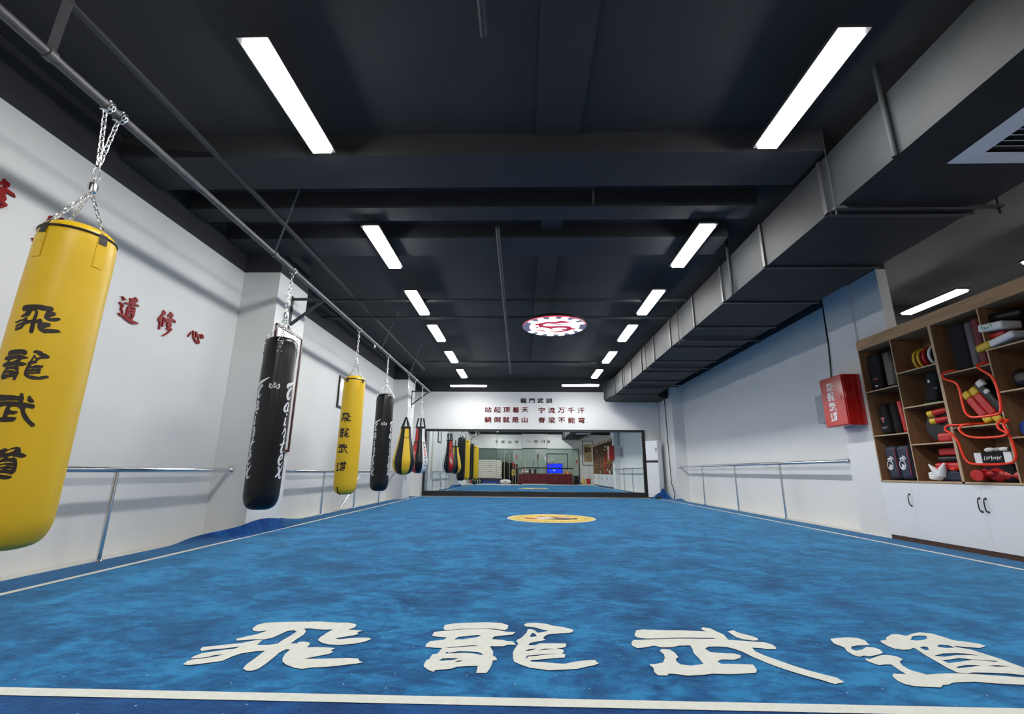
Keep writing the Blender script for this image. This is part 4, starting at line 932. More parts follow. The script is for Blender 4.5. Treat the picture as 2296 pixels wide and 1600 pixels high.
def teardrop_bag(y, zb, zt, cols, label, start, text):
    t = thing('teardrop_bag', label, 'punching bag', (PX, y, 0), 0, 'teardrop bags at the far end of the pipe')
    H = zt-zb; R = 0.285
    prof = [(0.02, zb), (0.10, zb+0.012), (0.19, zb+0.06), (0.25, zb+0.14), (R, zb+0.28), (R*0.985, zb+0.38), (R*0.90, zb+0.52), (R*0.76, zb+0.70), (R*0.62, zb+0.88), (R*0.52, zb+1.03), (R*0.45, zt-0.02)]
    # smooth the profile
    pr = []
    for i in range(len(prof)-1):
        p0, p1, p2, p3 = prof[max(i-1,0)], prof[i], prof[i+1], prof[min(i+2,len(prof)-1)]
        for k in range(4):
            u = k/4
            pr.append(tuple(0.5*((2*p1[j])+(-p0[j]+p2[j])*u+(2*p0[j]-5*p1[j]+4*p2[j]-p3[j])*u*u+(-p0[j]+3*p1[j]-3*p2[j]+p3[j])*u**3) for j in (0,1)))
    pr.append(prof[-1])
    rf = bag_rfun(pr)
    for k in range(8):
        a0 = start + k*PI/4
        o = MB().lathe(pr, 7, (0,0,0), a0, a0+PI/4).build('panel', M[cols[k % len(cols)]], t, angle=60)
        tag(o, {'yellow':'yellow panel','black_vinyl':'black panel','red_vinyl':'red panel','white_vinyl':'white panel'}[cols[k % len(cols)]])
    MB().lathe([(R*0.45, zt-0.05), (R*0.47, zt-0.045), (R*0.47, zt), (R*0.40, zt+0.012), (0, zt+0.012)], 28).build('top_cap', M['black_vinyl'], t)
    apex = zt+0.27
    pz = pipe_z(y)
    sp = 0.075 if text else 0.015                  # how far apart the strap ends hang
    for k in range(4):
        a = start+PI/8+k*PI/2
        p = Vector((R*0.47*math.cos(a), R*0.47*math.sin(a), zt-0.03))
        s = MB().bar(p, (sp*math.cos(a), sp*math.sin(a), apex), 0.042, 0.006)
        s.build('strap', M['black_vinyl'], t, smooth=False)
    if text:
        sz = apex+0.46
        sw = MB().lathe([(0, sz+0.05), (0.022, sz+0.045), (0.026, sz), (0.02, sz-0.02), (0, sz-0.02)], 12)
        sw.build('swivel', M['chain'], t)
        chain(MB(), (0,0,sz+0.04), (0,0,pz-PR-0.08), 0.055, 0.024, 0.0045).build('hanging_chain', M['chain'], t)
        for k in range(4):
            a = start+PI/8+k*PI/2
            chain(MB(), (0,0,sz-0.015), (sp*math.cos(a), sp*math.sin(a), apex), 0.05, 0.018, 0.003).build('chain', M['chain'], t)
    else:
        chain(MB(), (0,0,apex), (0,0,pz-PR-0.08), 0.05, 0.02, 0.0036).build('hanging_chain', M['chain'], t)
    MB().tube([(0,-0.035,pz-PR+0.02), (0,0.035,pz-PR+0.02), (0,0.0,pz-PR-0.09)], 0.006, 7, closed=True).build('hook', M['chain'], t)
    MB().tube([(math.cos(a)*(PR+0.008), 0, pz+math.sin(a)*(PR+0.008)) for a in [2*PI*j/14 for j in range(14)]], 0.006, 6, closed=True).build('clamp', M['chain'], t)
    if text:
        for rep, da in enumerate((5, 1)):
            a = start + (da+0.5)*PI/4
            if rep == 0:
                g = MB(); g2 = MB()
                for i, c in enumerate('KANGRUI'):
                    vf = text_faces(c, 0.125, 0.004)
                    vf = ([(yy*0.9, -xx) for xx, yy in vf[0]], vf[1])
                    wrap(g2 if c in 'NG' else g, vf, rf, a, zb+0.86-i*0.105, 0.003, step=0.02)
                g.build('printed_lettering', M['print_black'], t, recalc=False)
                g2.build('printed_letters', M['print_red'], t, recalc=False)
        for da in (3, 7):
            a = start + (da+0.5)*PI/4
            g = MB()
            for i in range(7):
                wrap(g, shape_faces([[blob_stroke([(-0.07+i*0.01, -0.12+i*0.03), (0.0, -0.06+i*0.03), (0.05+0.01*(i%3), 0.02+i*0.03)], [.006,.016,.005])]]), rf, a, zb+0.46, 0.003, step=0.02)
            g.build('printed_scrawl', M['print_white'], t, recalc=False)
            g = MB(); wrap(g, rect(0.10, 0.06), rf, a, zb+0.90, 0.003); g.build('printed_block', M['print_black'], t, recalc=False)
    else:
        g = MB()
        for s in (-1, 1):
            wrap(g, shape_faces([[blob_stroke([(s*0.02,-0.03),(s*0.05,-0.015),(s*0.05,0.02),(s*0.065,0.045)], [.008,.016,.014,.005])]]), rf, start+4.5*PI/4+PI/4, zb+0.95, 0.003, step=0.02)
        wrap(g, shape_faces([[[(-0.02,-0.02),(0.02,-0.02),(0.0,0.02)]]]), rf, start+4.5*PI/4+PI/4, zb+0.95, 0.003)
        g.build('printed_crest', M['ink'], t, recalc=False)
    return t
teardrop_bag(12.12, 0.735, 1.965, ['black_vinyl', 'yellow'], 'yellow and black teardrop bag beside the smaller looking black bag', rad(-69)-5.5*PI/4+0.12, False)
teardrop_bag(13.87, 0.770, 2.13, ['black_vinyl', 'white_vinyl', 'black_vinyl', 'red_vinyl'], 'red, black and white teardrop bag nearest to the wall mirror', rad(-77)-4.5*PI/4, True)

# ------------------------------------------------------------------ stainless handrails
def handrail(label, x, y0, y1, z, posts, r=0.03, wall_x=None, studs=(), brace=None):
    t = thing('handrail', label, 'handrail', (x, 0, 0), 0, 'stainless handrails along the walls')
    MB().tube([(0, y0, z), (0, y1, z)], r, 16).build('rail', M['chrome'], t)
    for y in (y0, y1):
        d = 0.018 if y == y0 else -0.018
        MB().tube([(0, y, z), (0, y+d, z)], 0.05, 20).build('end_flange', M['chrome'], t)
    for y in posts:
        p = MB().tube([(0, y, -0.012), (0, y, z-0.01)], 0.021, 14)
        p.build('post', M['chrome'], t)
        MB().lathe([(0, 0.012), (0.035, 0.01), (0.045, -0.012)], 18, (0, y, 0)).build('foot_flange', M['chrome'], t)
    for y in studs:
        MB().tube([(0, y, z-0.01), (0, y, z-0.05), ((wall_x-x)*0.5, y, z-0.07), (wall_x-x, y, z-0.07)], 0.009, 8).build('wall_stud', M['chrome'], t)
    if brace:
        MB().tube(brace, 0.018, 10).build('brace', M['chrome'], t)
handrail('stainless handrail on the left wall behind the nearest yellow bag', -3.96, YR, 6.24, 0.825, (4.48, 1.2, -1.6))
handrail('stainless handrail on the left wall between the two pillars', -3.96, 7.12, 14.42, 0.815, (9.25, 11.03, 12.9), brace=[(0.0, 11.35, 0.75), (-0.05, 10.36, 0.0)])
handrail('stainless handrail along the right wall beside the red box', 5.055, 7.36, 15.25, 1.035, (9.38, 11.37, 13.42), wall_x=XR, studs=(9.9, 12.4))

# ------------------------------------------------------------------ framed pictures on the left
def picture(label, x, y0, y1, z0, z1, m, bw, cat='framed picture', art=None, d=0.035):
    t = thing('picture_frame', label, cat, (x, 0, 0))
    f = MB()
    f.box(0, y0, z0, d, y1, z0+bw); f.box(0, y0, z1-bw, d, y1, z1); f.box(0, y0, z0+bw, d, y0+bw, z1-bw); f.box(0, y1-bw, z0+bw, d, y1, z1-bw)
    f.build('frame', M[m], t, smooth=False)
    MB().box(0.001, y0+bw*0.9, z0+bw*0.9, d*0.5, y1-bw*0.9, z1-bw*0.9).build('print', M['paper'], t, smooth=False)
    return t
picture('tall dark red framed white print on the first pillar behind the black bag', -3.65, 6.29, 7.09, 1.10, 2.93, 'frame_red', 0.035)
picture('small black framed print on the left wall behind the second yellow bag', XL, 10.06, 10.88, 2.22, 2.94, 'black', 0.04)
def pillar_banner():
    b = MB().box(0, 14.44, 0.55, 0.008, 14.78, 2.85)
    o = b.build('wall_banner', M['paper'], smooth=False, loc=(-3.70, 0, 0))
    tag(o, 'narrow white banner with printing on the far left pillar', 'banner')
    g = MB()
    for i, c in enumerate('武道'):
        pass
    rnd = random.Random(3)
    for k in range(14):
        z = 2.7-k*0.10
        g.box(0.008, 14.56, z, 0.009, 14.56+rnd.uniform(.06,.12), z+0.045)
    g.build('printed_marks', M['grey'], o, smooth=False)
pillar_banner()

# ------------------------------------------------------------------ air duct on the right
DX0, DX1, DZ0, DZ1 = 3.0, 4.36, 3.32, 3.90
def air_duct():
    t = thing('air_duct', 'long grey rectangular air duct under the right side of the ceiling', 'air duct', (0, 0, 0))
    MB().prism([(DX0, YR), (DX1, YR), (DX1, 14.9), (4.60, 15.4), (4.92, 15.6), (4.92, 16.55), (3.7, 16.6), (3.02, 16.45), (2.86, 16.1), (2.88, 15.5), (DX0, 14.9)], DZ0, DZ1).build('duct_body', M['duct'], t, smooth=False)
    for y in (-1.9, -0.7, 0.45, 1.6, 4.09, 5.28, 6.49, 7.68, 9.0, 10.2, 11.34, 12.5, 13.65, 14.8):
        f = MB()
        f.box(DX0-0.022, y-0.024, DZ0-0.02, DX0+0.001, y+0.024, DZ1)
        f.box(DX0-0.022, y-0.024, DZ0-0.022, DX1+0.02, y+0.024, DZ0+0.001)
        f.build('flange', M['duct_dark'], t, smooth=False)
    for y in (0.9, 3.92, 8.4, 10.8, 13.2):
        h = MB()
        h.box(DX0-0.06, y-0.02, DZ0-0.05, DX1+0.14, y+0.02, DZ0-0.022)
        h.build('hanger_bar', M['duct_dark'], t, smooth=False)
        for x in (DX0-0.045, DX1+0.10):
            r = MB().cyl((x, y, DZ0-0.11), (x, y, ZC), 0.008, 8)
            r.cyl((x, y, DZ0-0.06), (x, y, DZ0-0.022), 0.018, 8)
            r.build('hanger_rod', M['duct'], t)
    for y in (3.22, 6.15):
        MB().tube([(DX0-0.03, y, ZC), (DX0-0.03, y, DZ0-0.02)], 0.022, 12).build('drain_pipe', M['duct'], t)
    # cables strapped to the far end
    MB().tube([(2.83, 15.9, ZC), (2.82, 15.95, 3.34), (2.88, 16.0, 3.27), (3.1, 16.1, 3.27)], 0.014, 8).build('cable', M['black'], t)
air_duct()
def ceiling_grille():
    t = thing('ceiling_grille', 'white square air grille with slats under the duct at the upper right', 'air grille', (3.925, 2.89, DZ0))
    h = 0.445; q = 0.29; d = 0.03
    f = MB()
    for k in range(4):
        a = k*PI/2; R_ = Matrix.Rotation(a, 3, 'Z')
        o4 = [Vector((-h,-h,-0.004)), Vector((h,-h,-0.004)), Vector((q+0.02,-q-0.02,-d)), Vector((-q-0.02,-q-0.02,-d))]
        i4 = [Vector((-h,-h,0)), Vector((h,-h,0)), Vector((q,-q,-d+0.012)), Vector((-q,-q,-d+0.012))]
        f.add([R_@p for p in o4]+[R_@p for p in i4], [(0,1,2,3),(7,6,5,4),(0,4,5,1),(2,6,7,3)])
    f.build('frame', M['white'], t, smooth=False)
    MB().box(-q, -q, -0.004, q, q, -0.001).build('throat', M['black'], t, smooth=False)
    for k in range(9):
        y = -q+0.03+k*0.06
        MB().obox((0, y, -0.018), (2*q+0.03, 0.030, 0.004), Matrix.Rotation(rad(35), 3, 'X')).build('slat', M['white'], t, smooth=False)
ceiling_grille()

# ------------------------------------------------------------------ pipes on the ceiling
def ceiling_pipe(name, label, p, q, r, cat='pipe'):
    o = MB().tube([p, q], r, 10).build(name, M['ceiling_pipe'])
    tag(o, label, cat)
ceiling_pipe('sprinkler_pipe', 'thin dark pipe running lengthways under the ceiling left of the lit sign', (-0.345, 5.3, 3.9), (-0.42, 14.4, 3.9), 0.028)
ceiling_pipe('sprinkler_pipe', 'short dark pipe end at the top centre of the ceiling', (-0.30, -1.5, 3.98), (-0.30, 2.7, 3.98), 0.03)
ceiling_pipe('conduit', 'dark conduit crossing the ceiling in front of the lit sign', (XL, 7.97, 3.93), (DX0, 7.97, 3.93), 0.03)
ceiling_pipe('conduit', 'dark conduit crossing the ceiling above the lit sign', (XL, 8.95, 3.93), (DX0, 8.95, 3.93), 0.03)
ceiling_pipe('conduit', 'pale dark conduit crossing the ceiling near the back wall', (-2.9, 12.9, 3.93), (2.1, 12.9, 3.93), 0.038)
ceiling_pipe('conduit', 'long dark conduit running beside the overhead pipe on the ceiling', (-3.15, -1, 3.96), (-3.15, 14, 3.96), 0.03)
ceiling_pipe('drop_rod', 'thin grey rod hanging from the ceiling beam left of the right lamp row', (0.80, 4.62, ZC), (0.80, 4.70, 3.84), 0.012)

# ------------------------------------------------------------------ right wall: red box, grey box, cable
def red_box():
    t = thing('fire_hose_box', 'glossy red wall box with white 飛龍武道 beside the shelves', 'wall box', (5.04, 6.83, 1.54))
    w, h, d = 0.53, 0.76, 0.26
    MB().box(-d, 0, 0, 0, w, h).build('body', M['cab_red'], t, bevel=0.006)
    MB().box(-d-0.014, 0.012, 0.012, -d-0.001, w-0.012, h-0.012).build('door', M['cab_red'], t, bevel=0.006)
    lk = MB().ball((-d-0.014, 0.075, h*0.55), 0.028, 14, 10, (0.35, 0.7, 1)); lk.build('latch', M['cab_red'], t)
    for c, z in zip('飛龍武道', (0.60, 0.455, 0.305, 0.155)):
        g = flat_text(MB(), brush_faces(c, 0.215), ((-d-0.0165, w*0.55, z), (0,-1,0), (0,0,1), (-1,0,0)))
        g.build('painted_character', M['print_white'], t, recalc=False)
red_box()
def grey_box():
    t = thing('switch_box', 'flat grey electrical box on the right wall behind the red box', 'electrical box', (XR, 7.72, 1.70))
    MB().box(-0.10, 0, 0, 0, 0.5, 0.48).build('body', M['grey'], t, bevel=0.006)
    MB().box(-0.106, 0.02, 0.02, -0.10, 0.48, 0.46).build('lid', M['grey'], t, smooth=False)
grey_box()
o = MB().tube([(XR-0.012, 7.74, ZW), (XR-0.012, 7.76, 3.0), (XR-0.02, 7.80, 2.5), (XR-0.05, 7.84, 2.19)], 0.011, 8).build('cable', M['black'])
tag(o, 'black cable running down the right wall to the grey box', 'cable')
o = MB().box(-0.05, 0, 0, 0, 0.10, ZW-2.32).build('cable_trunking', M['grey'], smooth=False, loc=(XR, 7.42, 2.32))
tag(o, 'grey cable trunking rising above the red box', 'trunking')

# ------------------------------------------------------------------ standing air conditioner in the far right corner
def air_con():
    t = thing('air_conditioner', 'tall white standing air conditioner in the far right corner', 'air conditioner', (4.56, 16.41, 0), rad(-40))
    w, d, h = 0.45, 0.36, 1.93
    MB().box(-w/2, -d/2, 0.03, w/2, d/2, h).build('body', M['white'], t, bevel=0.02)
    MB().box(-w/2+0.015, -d/2-0.012, 0.12, w/2-0.015, -d/2+0.001, 1.18).build('lower_panel', M['white'], t, bevel=0.005)
    MB().box(-w/2+0.015, -d/2-0.012, 1.26, w/2-0.015, -d/2+0.001, h-0.06).build('upper_panel', M['white'], t, bevel=0.005)
    MB().box(-w/2+0.01, -d/2-0.006, 1.185, w/2-0.01, -d/2+0.001, 1.255).build('vent_strip', M['black'], t, smooth=False)
    MB().box(0.13, -d/2-0.015, 1.56, 0.20, -d/2-0.012, 1.68).build('sticker', M['grey'], t, smooth=False)
    MB().box(-w/2+0.02, -d/2+0.02, 0.002, w/2-0.02, d/2-0.02, 0.03).build('base', M['black'], t, smooth=False)
air_con()
o = MB().tube([(4.86, 16.5, 3.32), (4.85, 16.52, 2.4), (4.83, 16.55, 1.95)], 0.016, 8).build('refrigerant_pipe', M['grey'])
tag(o, 'grey pipe running down the corner to the standing air conditioner', 'pipe')
o = MB().tube([(4.93-0.014, 15.95, 3.33), (4.918, 15.9, 1.5), (4.915, 15.85, 0.5), (4.89, 15.6, 0.35), (4.88, 15.5, 0.15), (4.9, 15.62, 0.02)], 0.012, 8).build('cable', M['black'])
tag(o, 'black cable looping down the wall beside the standing air conditioner', 'cable')

# ------------------------------------------------------------------ shelving along the right side
SX, SD, CW = 5.0, 0.45, 0.6165
SY = 6.73
ODDZ, EVENZ = (2.0, 1.372), (2.152, 1.69, 1.217)
SB, ST = 0.762, 2.62
UN = ['at the far end beside the pillar', 'second from the far end', 'third from the far end', 'fourth from the far end', 'fifth from the far end', 'nearest to the rear wall']
def shelf_unit(u):
    ya, yb = SY-2*CW*u, SY-2*CW*(u+1)
    t = thing('shelf_unit', 'brown open shelf unit %s' % UN[u], 'shelves', (SX, 0, 0), 0, 'brown shelf units along the right side')
    th = 0.018
    MB().box(SD-0.01, yb, SB-0.02, SD, ya, ST+0.15).build('back_panel', M['wood'], t, smooth=False)
    def panel(name, y0, y1, z0, z1):
        p = MB().box(0.004, y0, z0, SD-0.01, y1, z1).build(name, M['wood'], t, smooth=False)
        MB().box(-0.001, y0, z0, 0.004, y1, z1).build('edge_band', M['wood_edge'], p, smooth=False)
    panel('side_panel', ya-th, ya, SB-0.02, ST); panel('side_panel', yb, yb+th, SB-0.02, ST)
    panel('divider', ya-CW-th*0.4, ya-CW+th*0.4, SB, ST)
    panel('bottom_board', yb, ya, SB-0.024, SB)
    for z in ODDZ: panel('shelf', ya-CW+th*0.4, ya-th, z-0.016, z)
    for z in EVENZ: panel('shelf', yb+th, ya-CW-th*0.4, z-0.016, z)
    MB().box(-0.004, yb, ST, SD-0.01, ya, ST+0.15).build('top_fascia', M['wood_face'], t, smooth=False)
for u in range(6): shelf_unit(u)

def cup_handle(y, z):
    h = MB().tube([(0, y, z+0.07), (-0.022, y, z+0.066), (-0.030, y, z+0.03), (-0.030, y, z-0.03), (-0.022, y, z-0.066), (0, y, z-0.07)], 0.0055, 8)
    h.ball((-0.004, y, z+0.07), 0.013, 10, 6, (0.5, 1, 1)); h.ball((-0.004, y, z-0.07), 0.013, 10, 6, (0.5, 1, 1))
    return h
def base_cabinet(label, ya, yb, doors):
    t = thing('base_cabinet', label, 'cabinet', (SX, 0, 0), 0, 'white base cabinets under the shelves')
    top = SB-0.026
    MB().box(0.018, yb, 0.05, SD, ya, top).build('body', M['white'], t, smooth=False)
    MB().box(0.006, yb, -0.012, SD, ya, 0.05).build('plinth', M['plinth'], t, smooth=False)
    for y0, y1, hy in doors:
        d = MB().box(-0.002, y0+0.0012, 0.052, 0.0175, y1-0.0012, top-0.004).build('door', M['white'], t, smooth=False)
        cup_handle(hy, 0.52).build('handle', M['black'], d)
base_cabinet('white single door base cabinet against the right pillar', SY, 6.24, [(6.24, 6.73, 6.285)])
base_cabinet('white two door base cabinet below the red gloves', 6.24, 4.39, [(5.315, 6.24, 5.352), (4.39, 5.315, 5.282)])
base_cabinet('white two door base cabinet cut by the right edge of the photo', 4.39, 2.54, [(3.465, 4.39, 3.50), (2.54, 3.465, 3.43)])
base_cabinet('white two door base cabinet outside the right edge of the photo', 2.54, 0.69, [(1.615, 2.54, 1.65), (0.69, 1.615, 1.58)])
base_cabinet('white base cabinet nearest to the rear wall', 0.69, -0.668, [(0.01, 0.69, 0.05), (-0.668, 0.01, -0.03)])

# ---- things on the shelves.  col 0 is the far column
def cy(col, f, xf=5.06):
    y = (SY - CW*(col+f))*xf/5.0          # set back from the front edge
    return min(y, SY - CW*col - 0.07)
def soft(name, label, cat, x, y, z, dx, dy, dz, m, r=0.03, tilt=0.0, group=None, single=True, yaw=0.0):
    """a rounded soft box standing on z"""
    R_ = Matrix.Rotation(yaw, 3, 'Z') @ Matrix.Rotation(tilt, 3, 'X')
    mb = MB().obox((0,0,0), (dx, dy, dz), R_)
    lo = min(v[2] for v in mb.v)
    mb.v = [(a, b, c-lo+0.001) for a, b, c in mb.v]
    o = mb.build(name, M[m], loc=(x, y, z), bevel=r, bseg=4, angle=60)
    return tag(o, label, cat, group)
def front_mark(parent, vf, x, y, z, m, name='printed_logo'):
    g = flat_text(MB(), vf, ((x, y, z), (0,-1,0), (0,0,1), (-1,0,0)))
    return g.build(name, M[m], parent, recalc=False)

# column 0
o = soft('boxing_shield', 'black kick shield with a pink mark in the top far cell', 'kick shield', 5.22, cy(0,.36), 2.0, 0.30, 0.24, 0.54, 'char', 0.05)
front_mark(o, scribble(0.12, 0.05, 4, 1), -0.152, 0.0, 0.17, 'pink')
front_mark(o, rect(0.05, 0.02), -0.152, -0.01, 0.07, 'print_white')
soft('boxing_shield', 'plain black kick shield in the top far cell behind the marked one', 'kick shield', 5.26, cy(0,.70), 2.0, 0.30, 0.20, 0.55, 'black_vinyl', 0.05)
o = soft('sports_bag', 'dark grey sports bag with pink and white logo in the far column', 'bag', 5.20, cy(0,.40), 1.372, 0.30, 0.17, 0.42, 'char', 0.045, rad(-4))
front_mark(o, shape_faces([[[(-0.035,0.04),(0.035,0.04),(0.0,-0.035)], [(-0.015,0.025),(0.015,0.025),(0,-0.01)]]]), -0.152, -0.005, 0.20, 'pink')
front_mark(o, scribble(0.11, 0.035, 5, 2), -0.152, -0.012, 0.10, 'print_white', 'printed_mark')
soft('sports_bag', 'plain dark grey sports bag beside the bag with the pink logo', 'bag', 5.23, cy(0,.66), 1.372, 0.30, 0.12, 0.42, 'char', 0.04, rad(-3))
soft('kick_pad', 'narrow red pad leaning against the first shelf divider', 'pad', 5.23, cy(0,.86), 1.372, 0.30, 0.07, 0.44, 'red_vinyl', 0.03, rad(-5))
for f, lab in ((.42, 'navy gym bag with white round logo in the bottom far cell, left one'), (.76, 'navy gym bag with white round logo in the bottom far cell, beside the divider')):
    o = soft('gym_bag', lab, 'bag', 5.20, cy(0,f), SB, 0.30, 0.205, 0.45, 'navy', 0.05, rad(-2), 'navy gym bags in the bottom far cell')
    MB().obox((-0.147, -0.085, 0.24), (0.012, 0.02, 0.36)).build('maroon_trim', M['maroon'], o, bevel=0.004)
    ring = [(0.055*math.cos(k*PI/12), 0.065*math.sin(k*PI/12)) for k in range(24)]; ri = [(0.043*math.cos(k*PI/12), 0.053*math.sin(k*PI/12)) for k in range(24)]
    g = MB()
    for vf in (shape_faces([[ring, ri]]), shape_faces([[blob_stroke([(-0.03,-0.03),(0.0,-0.045),(0.015,-0.01),(-0.01,0.01)], [.01,.04,.05,.01])]]),
               shape_faces([[blob_stroke([(-0.03,0.08),(0.02,0.09),(0.05,0.06)], [.02,.03,.015])]]), shape_faces([[blob_stroke([(0.02,0.12),(0.05,0.10),(0.075,0.08)], [.008,.02,.012])]])):
        flat_text(g, vf, ((-0.152, 0.03, 0.20), (0,-1,0), (0,0,1), (-1,0,0)))
    g.build('printed_logo', M['print_white'], o, recalc=False)

# column 1
def mitt(label, y, z, shell, rim, yaw):
    t = thing('focus_mitt', label, 'focus mitt', (5.145, y, z), 0, 'focus mitts in the second column')
    a = MB()
    prof = [(0.11*math.cos(k*PI/16), 0.125+0.125*math.sin(k*PI/16)) for k in range(-8, 9)]
    def P(u, v):
        r = 0.12*math.sqrt(max(0.0, 1-(2*u-1)**2))
        th = v*2*PI
        return (-0.10+0.10*math.cos(th)*0+0.26*(1-abs(2*v-1))*0, 0, 0)
    a.ball((0, 0, 0.125), 0.124, 22, 14, (0.95, 0.24, 1.0))
    a.build('shell', M[shell], t)
    MB().tube([(0.118*0.95*math.cos(k*PI/14), -0.012, 0.125+0.122*math.sin(k*PI/14)) for k in range(28)], 0.016, 8, closed=True).build('rim', M[rim], t)
    t.rotation_euler = (0, 0, yaw)
mitt('red focus mitt with yellow rim, left of the row on the second column shelf', cy(1,.50), 2.152, 'red_vinyl', 'mustard', 0.15)
mitt('red focus mitt with yellow rim, middle of the row on the second column shelf', cy(1,.62), 2.152, 'red_vinyl', 'mustard', 0.1)
mitt('dark red focus mitt beside the black and white one', cy(1,.75), 2.152, 'maroon', 'red_vinyl', 0.1)
mitt('black focus mitt with white rim touching the second divider', cy(1,.89), 2.152, 'black_vinyl', 'white_vinyl', 0.05)
o = soft('shoe_bag', 'black bag with green edge leaning in the second column', 'bag', 5.22, cy(1,.74), 1.69, 0.32, 0.20, 0.38, 'char', 0.05, rad(14))
front_mark(o, rect(0.03, 0.035), -0.162, 0.0, 0.28, 'print_white')
MB().box(-0.16, -0.10, 0.006, 0.14, 0.14, 0.018).build('green_edge', M['green'], o)
front_mark(o, scribble(0.05, 0.02, 3, 3), -0.162, -0.07, 0.18, 'print_white', 'printed_mark')
t = thing('round_pad', 'big round black pad with red edge in the second column', 'pad', (5.13, cy(1,.68), 1.217))
dsk = MB().lathe([(0, -0.04), (0.17, -0.04), (0.195, -0.02), (0.195, 0.02), (0.17, 0.04), (0, 0.04)], 30)
dsk.v = [(-b_ if False else z_, x_, y_+0.196) for x_, y_, z_ in dsk.v]
dsk.build('cushion', M['black_vinyl'], t)
MB().tube([(0.0, 0.196*math.cos(k*PI/16), 0.196+0.196*math.sin(k*PI/16)-0.0) for k in range(32)], 0.014, 8, closed=True).build('piping', M['red_vinyl'], t)
def stick(label, p, q, m='red_vinyl', r=0.038, cap='mustard'):
    t = thing('foam_target', label, 'training pad', p, 0, 'red training paddles with yellow ends')
    d = Vector(q)-Vector(p); L = d.length; d = d/L
    MB().tube([d*0.0, d*(L*0.26)], r*1.03, 14).build('yellow_end', M[cap], t, bevel=0.006)
    MB().tube([d*(L*0.25), d*(L-L*0.0)], r, 14).build('pad', M[m], t, bevel=0.006)
stick('upper red pad with yellow end lying in front of the round black pad', (5.03, cy(1,.62), 1.56), (5.12, cy(1,.95), 1.605))
stick('lower red pad with yellow end lying in front of the round black pad', (5.03, cy(1,.64), 1.47), (5.14, cy(1,.96), 1.50))
soft('kick_pad', 'small red pad low in the second column below the yellow ended pads', 'pad', 5.10, cy(1,.84), 1.217, 0.12, 0.20, 0.11, 'red_vinyl', 0.03)
soft('kick_pad', 'red rectangular pad lying on top of the bottom pile in the second column', 'pad', 5.24, cy(1,.74), 1.06, 0.28, 0.28, 0.09, 'red_vinyl', 0.03)
soft('kick_pad', 'black rectangular pad in the middle of the bottom pile in the second column', 'pad', 5.24, cy(1,.72), 0.985, 0.30, 0.30, 0.07, 'black_vinyl', 0.025)
soft('kick_pad', 'red pad low in the bottom pile above the white glove', 'pad', 5.22, cy(1,.72), 0.89, 0.32, 0.34, 0.09, 'red_vinyl', 0.03)
soft('kick_pad', 'dark navy pad at the bottom of the pile in the second column', 'pad', 5.22, cy(1,.74), SB, 0.32, 0.32, 0.125, 'navy', 0.03)
t = thing('white_glove', 'white leather glove with flaring cuffs at the bottom of the second column', 'glove', (5.06, cy(1,.52), SB))
gm = MB().ball((0, 0, 0.06), 0.055, 16, 10, (0.8, 1.25, 1.0)); gm.build('palm', M['white_vinyl'], t)
g2 = MB()
g2.tube([(0, -0.02, 0.06), (-0.02, 0.02, 0.13), (-0.03, 0.08, 0.20)], [0.05, 0.036, 0.008], 10)
g2.tube([(0, -0.05, 0.07), (-0.02, -0.09, 0.15), (-0.02, -0.13, 0.215)], [0.05, 0.036, 0.008], 10)
g2.build('cuff', M['white_vinyl'], t)
for k in range(3):
    MB().tube([(0, 0.03+k*0.012, 0.03+k*0.025), (-0.01, 0.10, 0.035+k*0.028), (-0.01, 0.125, 0.045+k*0.022)], [0.022, 0.02, 0.012], 8).build('finger', M['white_vinyl'], t)
o = soft('slipper', 'small orange slipper at the bottom right of the second column', 'slipper', 5.05, cy(1,.93), 0.885, 0.10, 0.06, 0.03, 'orange', 0.012)

# column 2
soft('kick_shield', 'tall black kick shield in the top cell of the third column', 'kick shield', 5.22, cy(2,.52), 2.0, 0.34, 0.22, 0.56, 'char', 0.04, 0)
soft('kick_shield', 'tall grey kick shield beside the black one in the third column', 'kick shield', 5.22, cy(2,.76), 2.0, 0.34, 0.09, 0.54, 'mid_grey', 0.03, 0)
soft('kick_shield', 'tall dark maroon kick shield against the third divider', 'kick shield', 5.22, cy(2,.895), 2.0, 0.34, 0.09, 0.55, 'maroon', 0.03, 0)
def thai_pad(label, y, z, tilt, face, ends, L=0.42, W=0.085, x=5.12):
    t = thing('thai_pad', label, 'training pad', (x, y, z+0.025), 0, 'leaning training pads in the third column')
    R_ = Matrix.Rotation(tilt, 3, 'X')
    def bx(z0, z1, m, nm, g=0.0):
        MB().obox(R_ @ Vector((0,0,(z0+z1)/2)), (0.10+g, W+g, z1-z0), R_).build(nm, M[m], t, bevel=0.02, bseg=3, angle=60)
    bx(0.0, L*0.20, ends, 'end'); bx(L*0.19, L*0.80, face, 'pad', 0.004); bx(L*0.79, L, ends, 'end')
thai_pad('red pad with yellow ends leaning left in the third column', cy(2,.70), 1.372, rad(-30), 'red_vinyl', 'mustard')
thai_pad('red pad with yellow ends leaning beside the black and white pad', cy(2,.88), 1.372, rad(-30), 'red_vinyl', 'mustard', 0.46)
t = thing('curved_pad', 'black and white curved pad leaning at the right of the third column', 'training pad', (5.16, cy(2,.96), 1.425))
R_ = Matrix.Rotation(rad(-28), 3, 'X')
MB().obox(R_ @ Vector((0,0,0.25)), (0.14, 0.13, 0.48), R_).build('pad', M['black_vinyl'], t, bevel=0.035, bseg=4, angle=60)
for zz, s in ((0.44, 0.085), (0.33, 0.06), (0.06, 0.06)):
    pd = MB().obox(R_ @ Vector((-0.045, -0.03, zz)), (0.06, s, s), R_); pd.build('white_patch', M['white_vinyl'], t, bevel=0.02, bseg=3, angle=60)
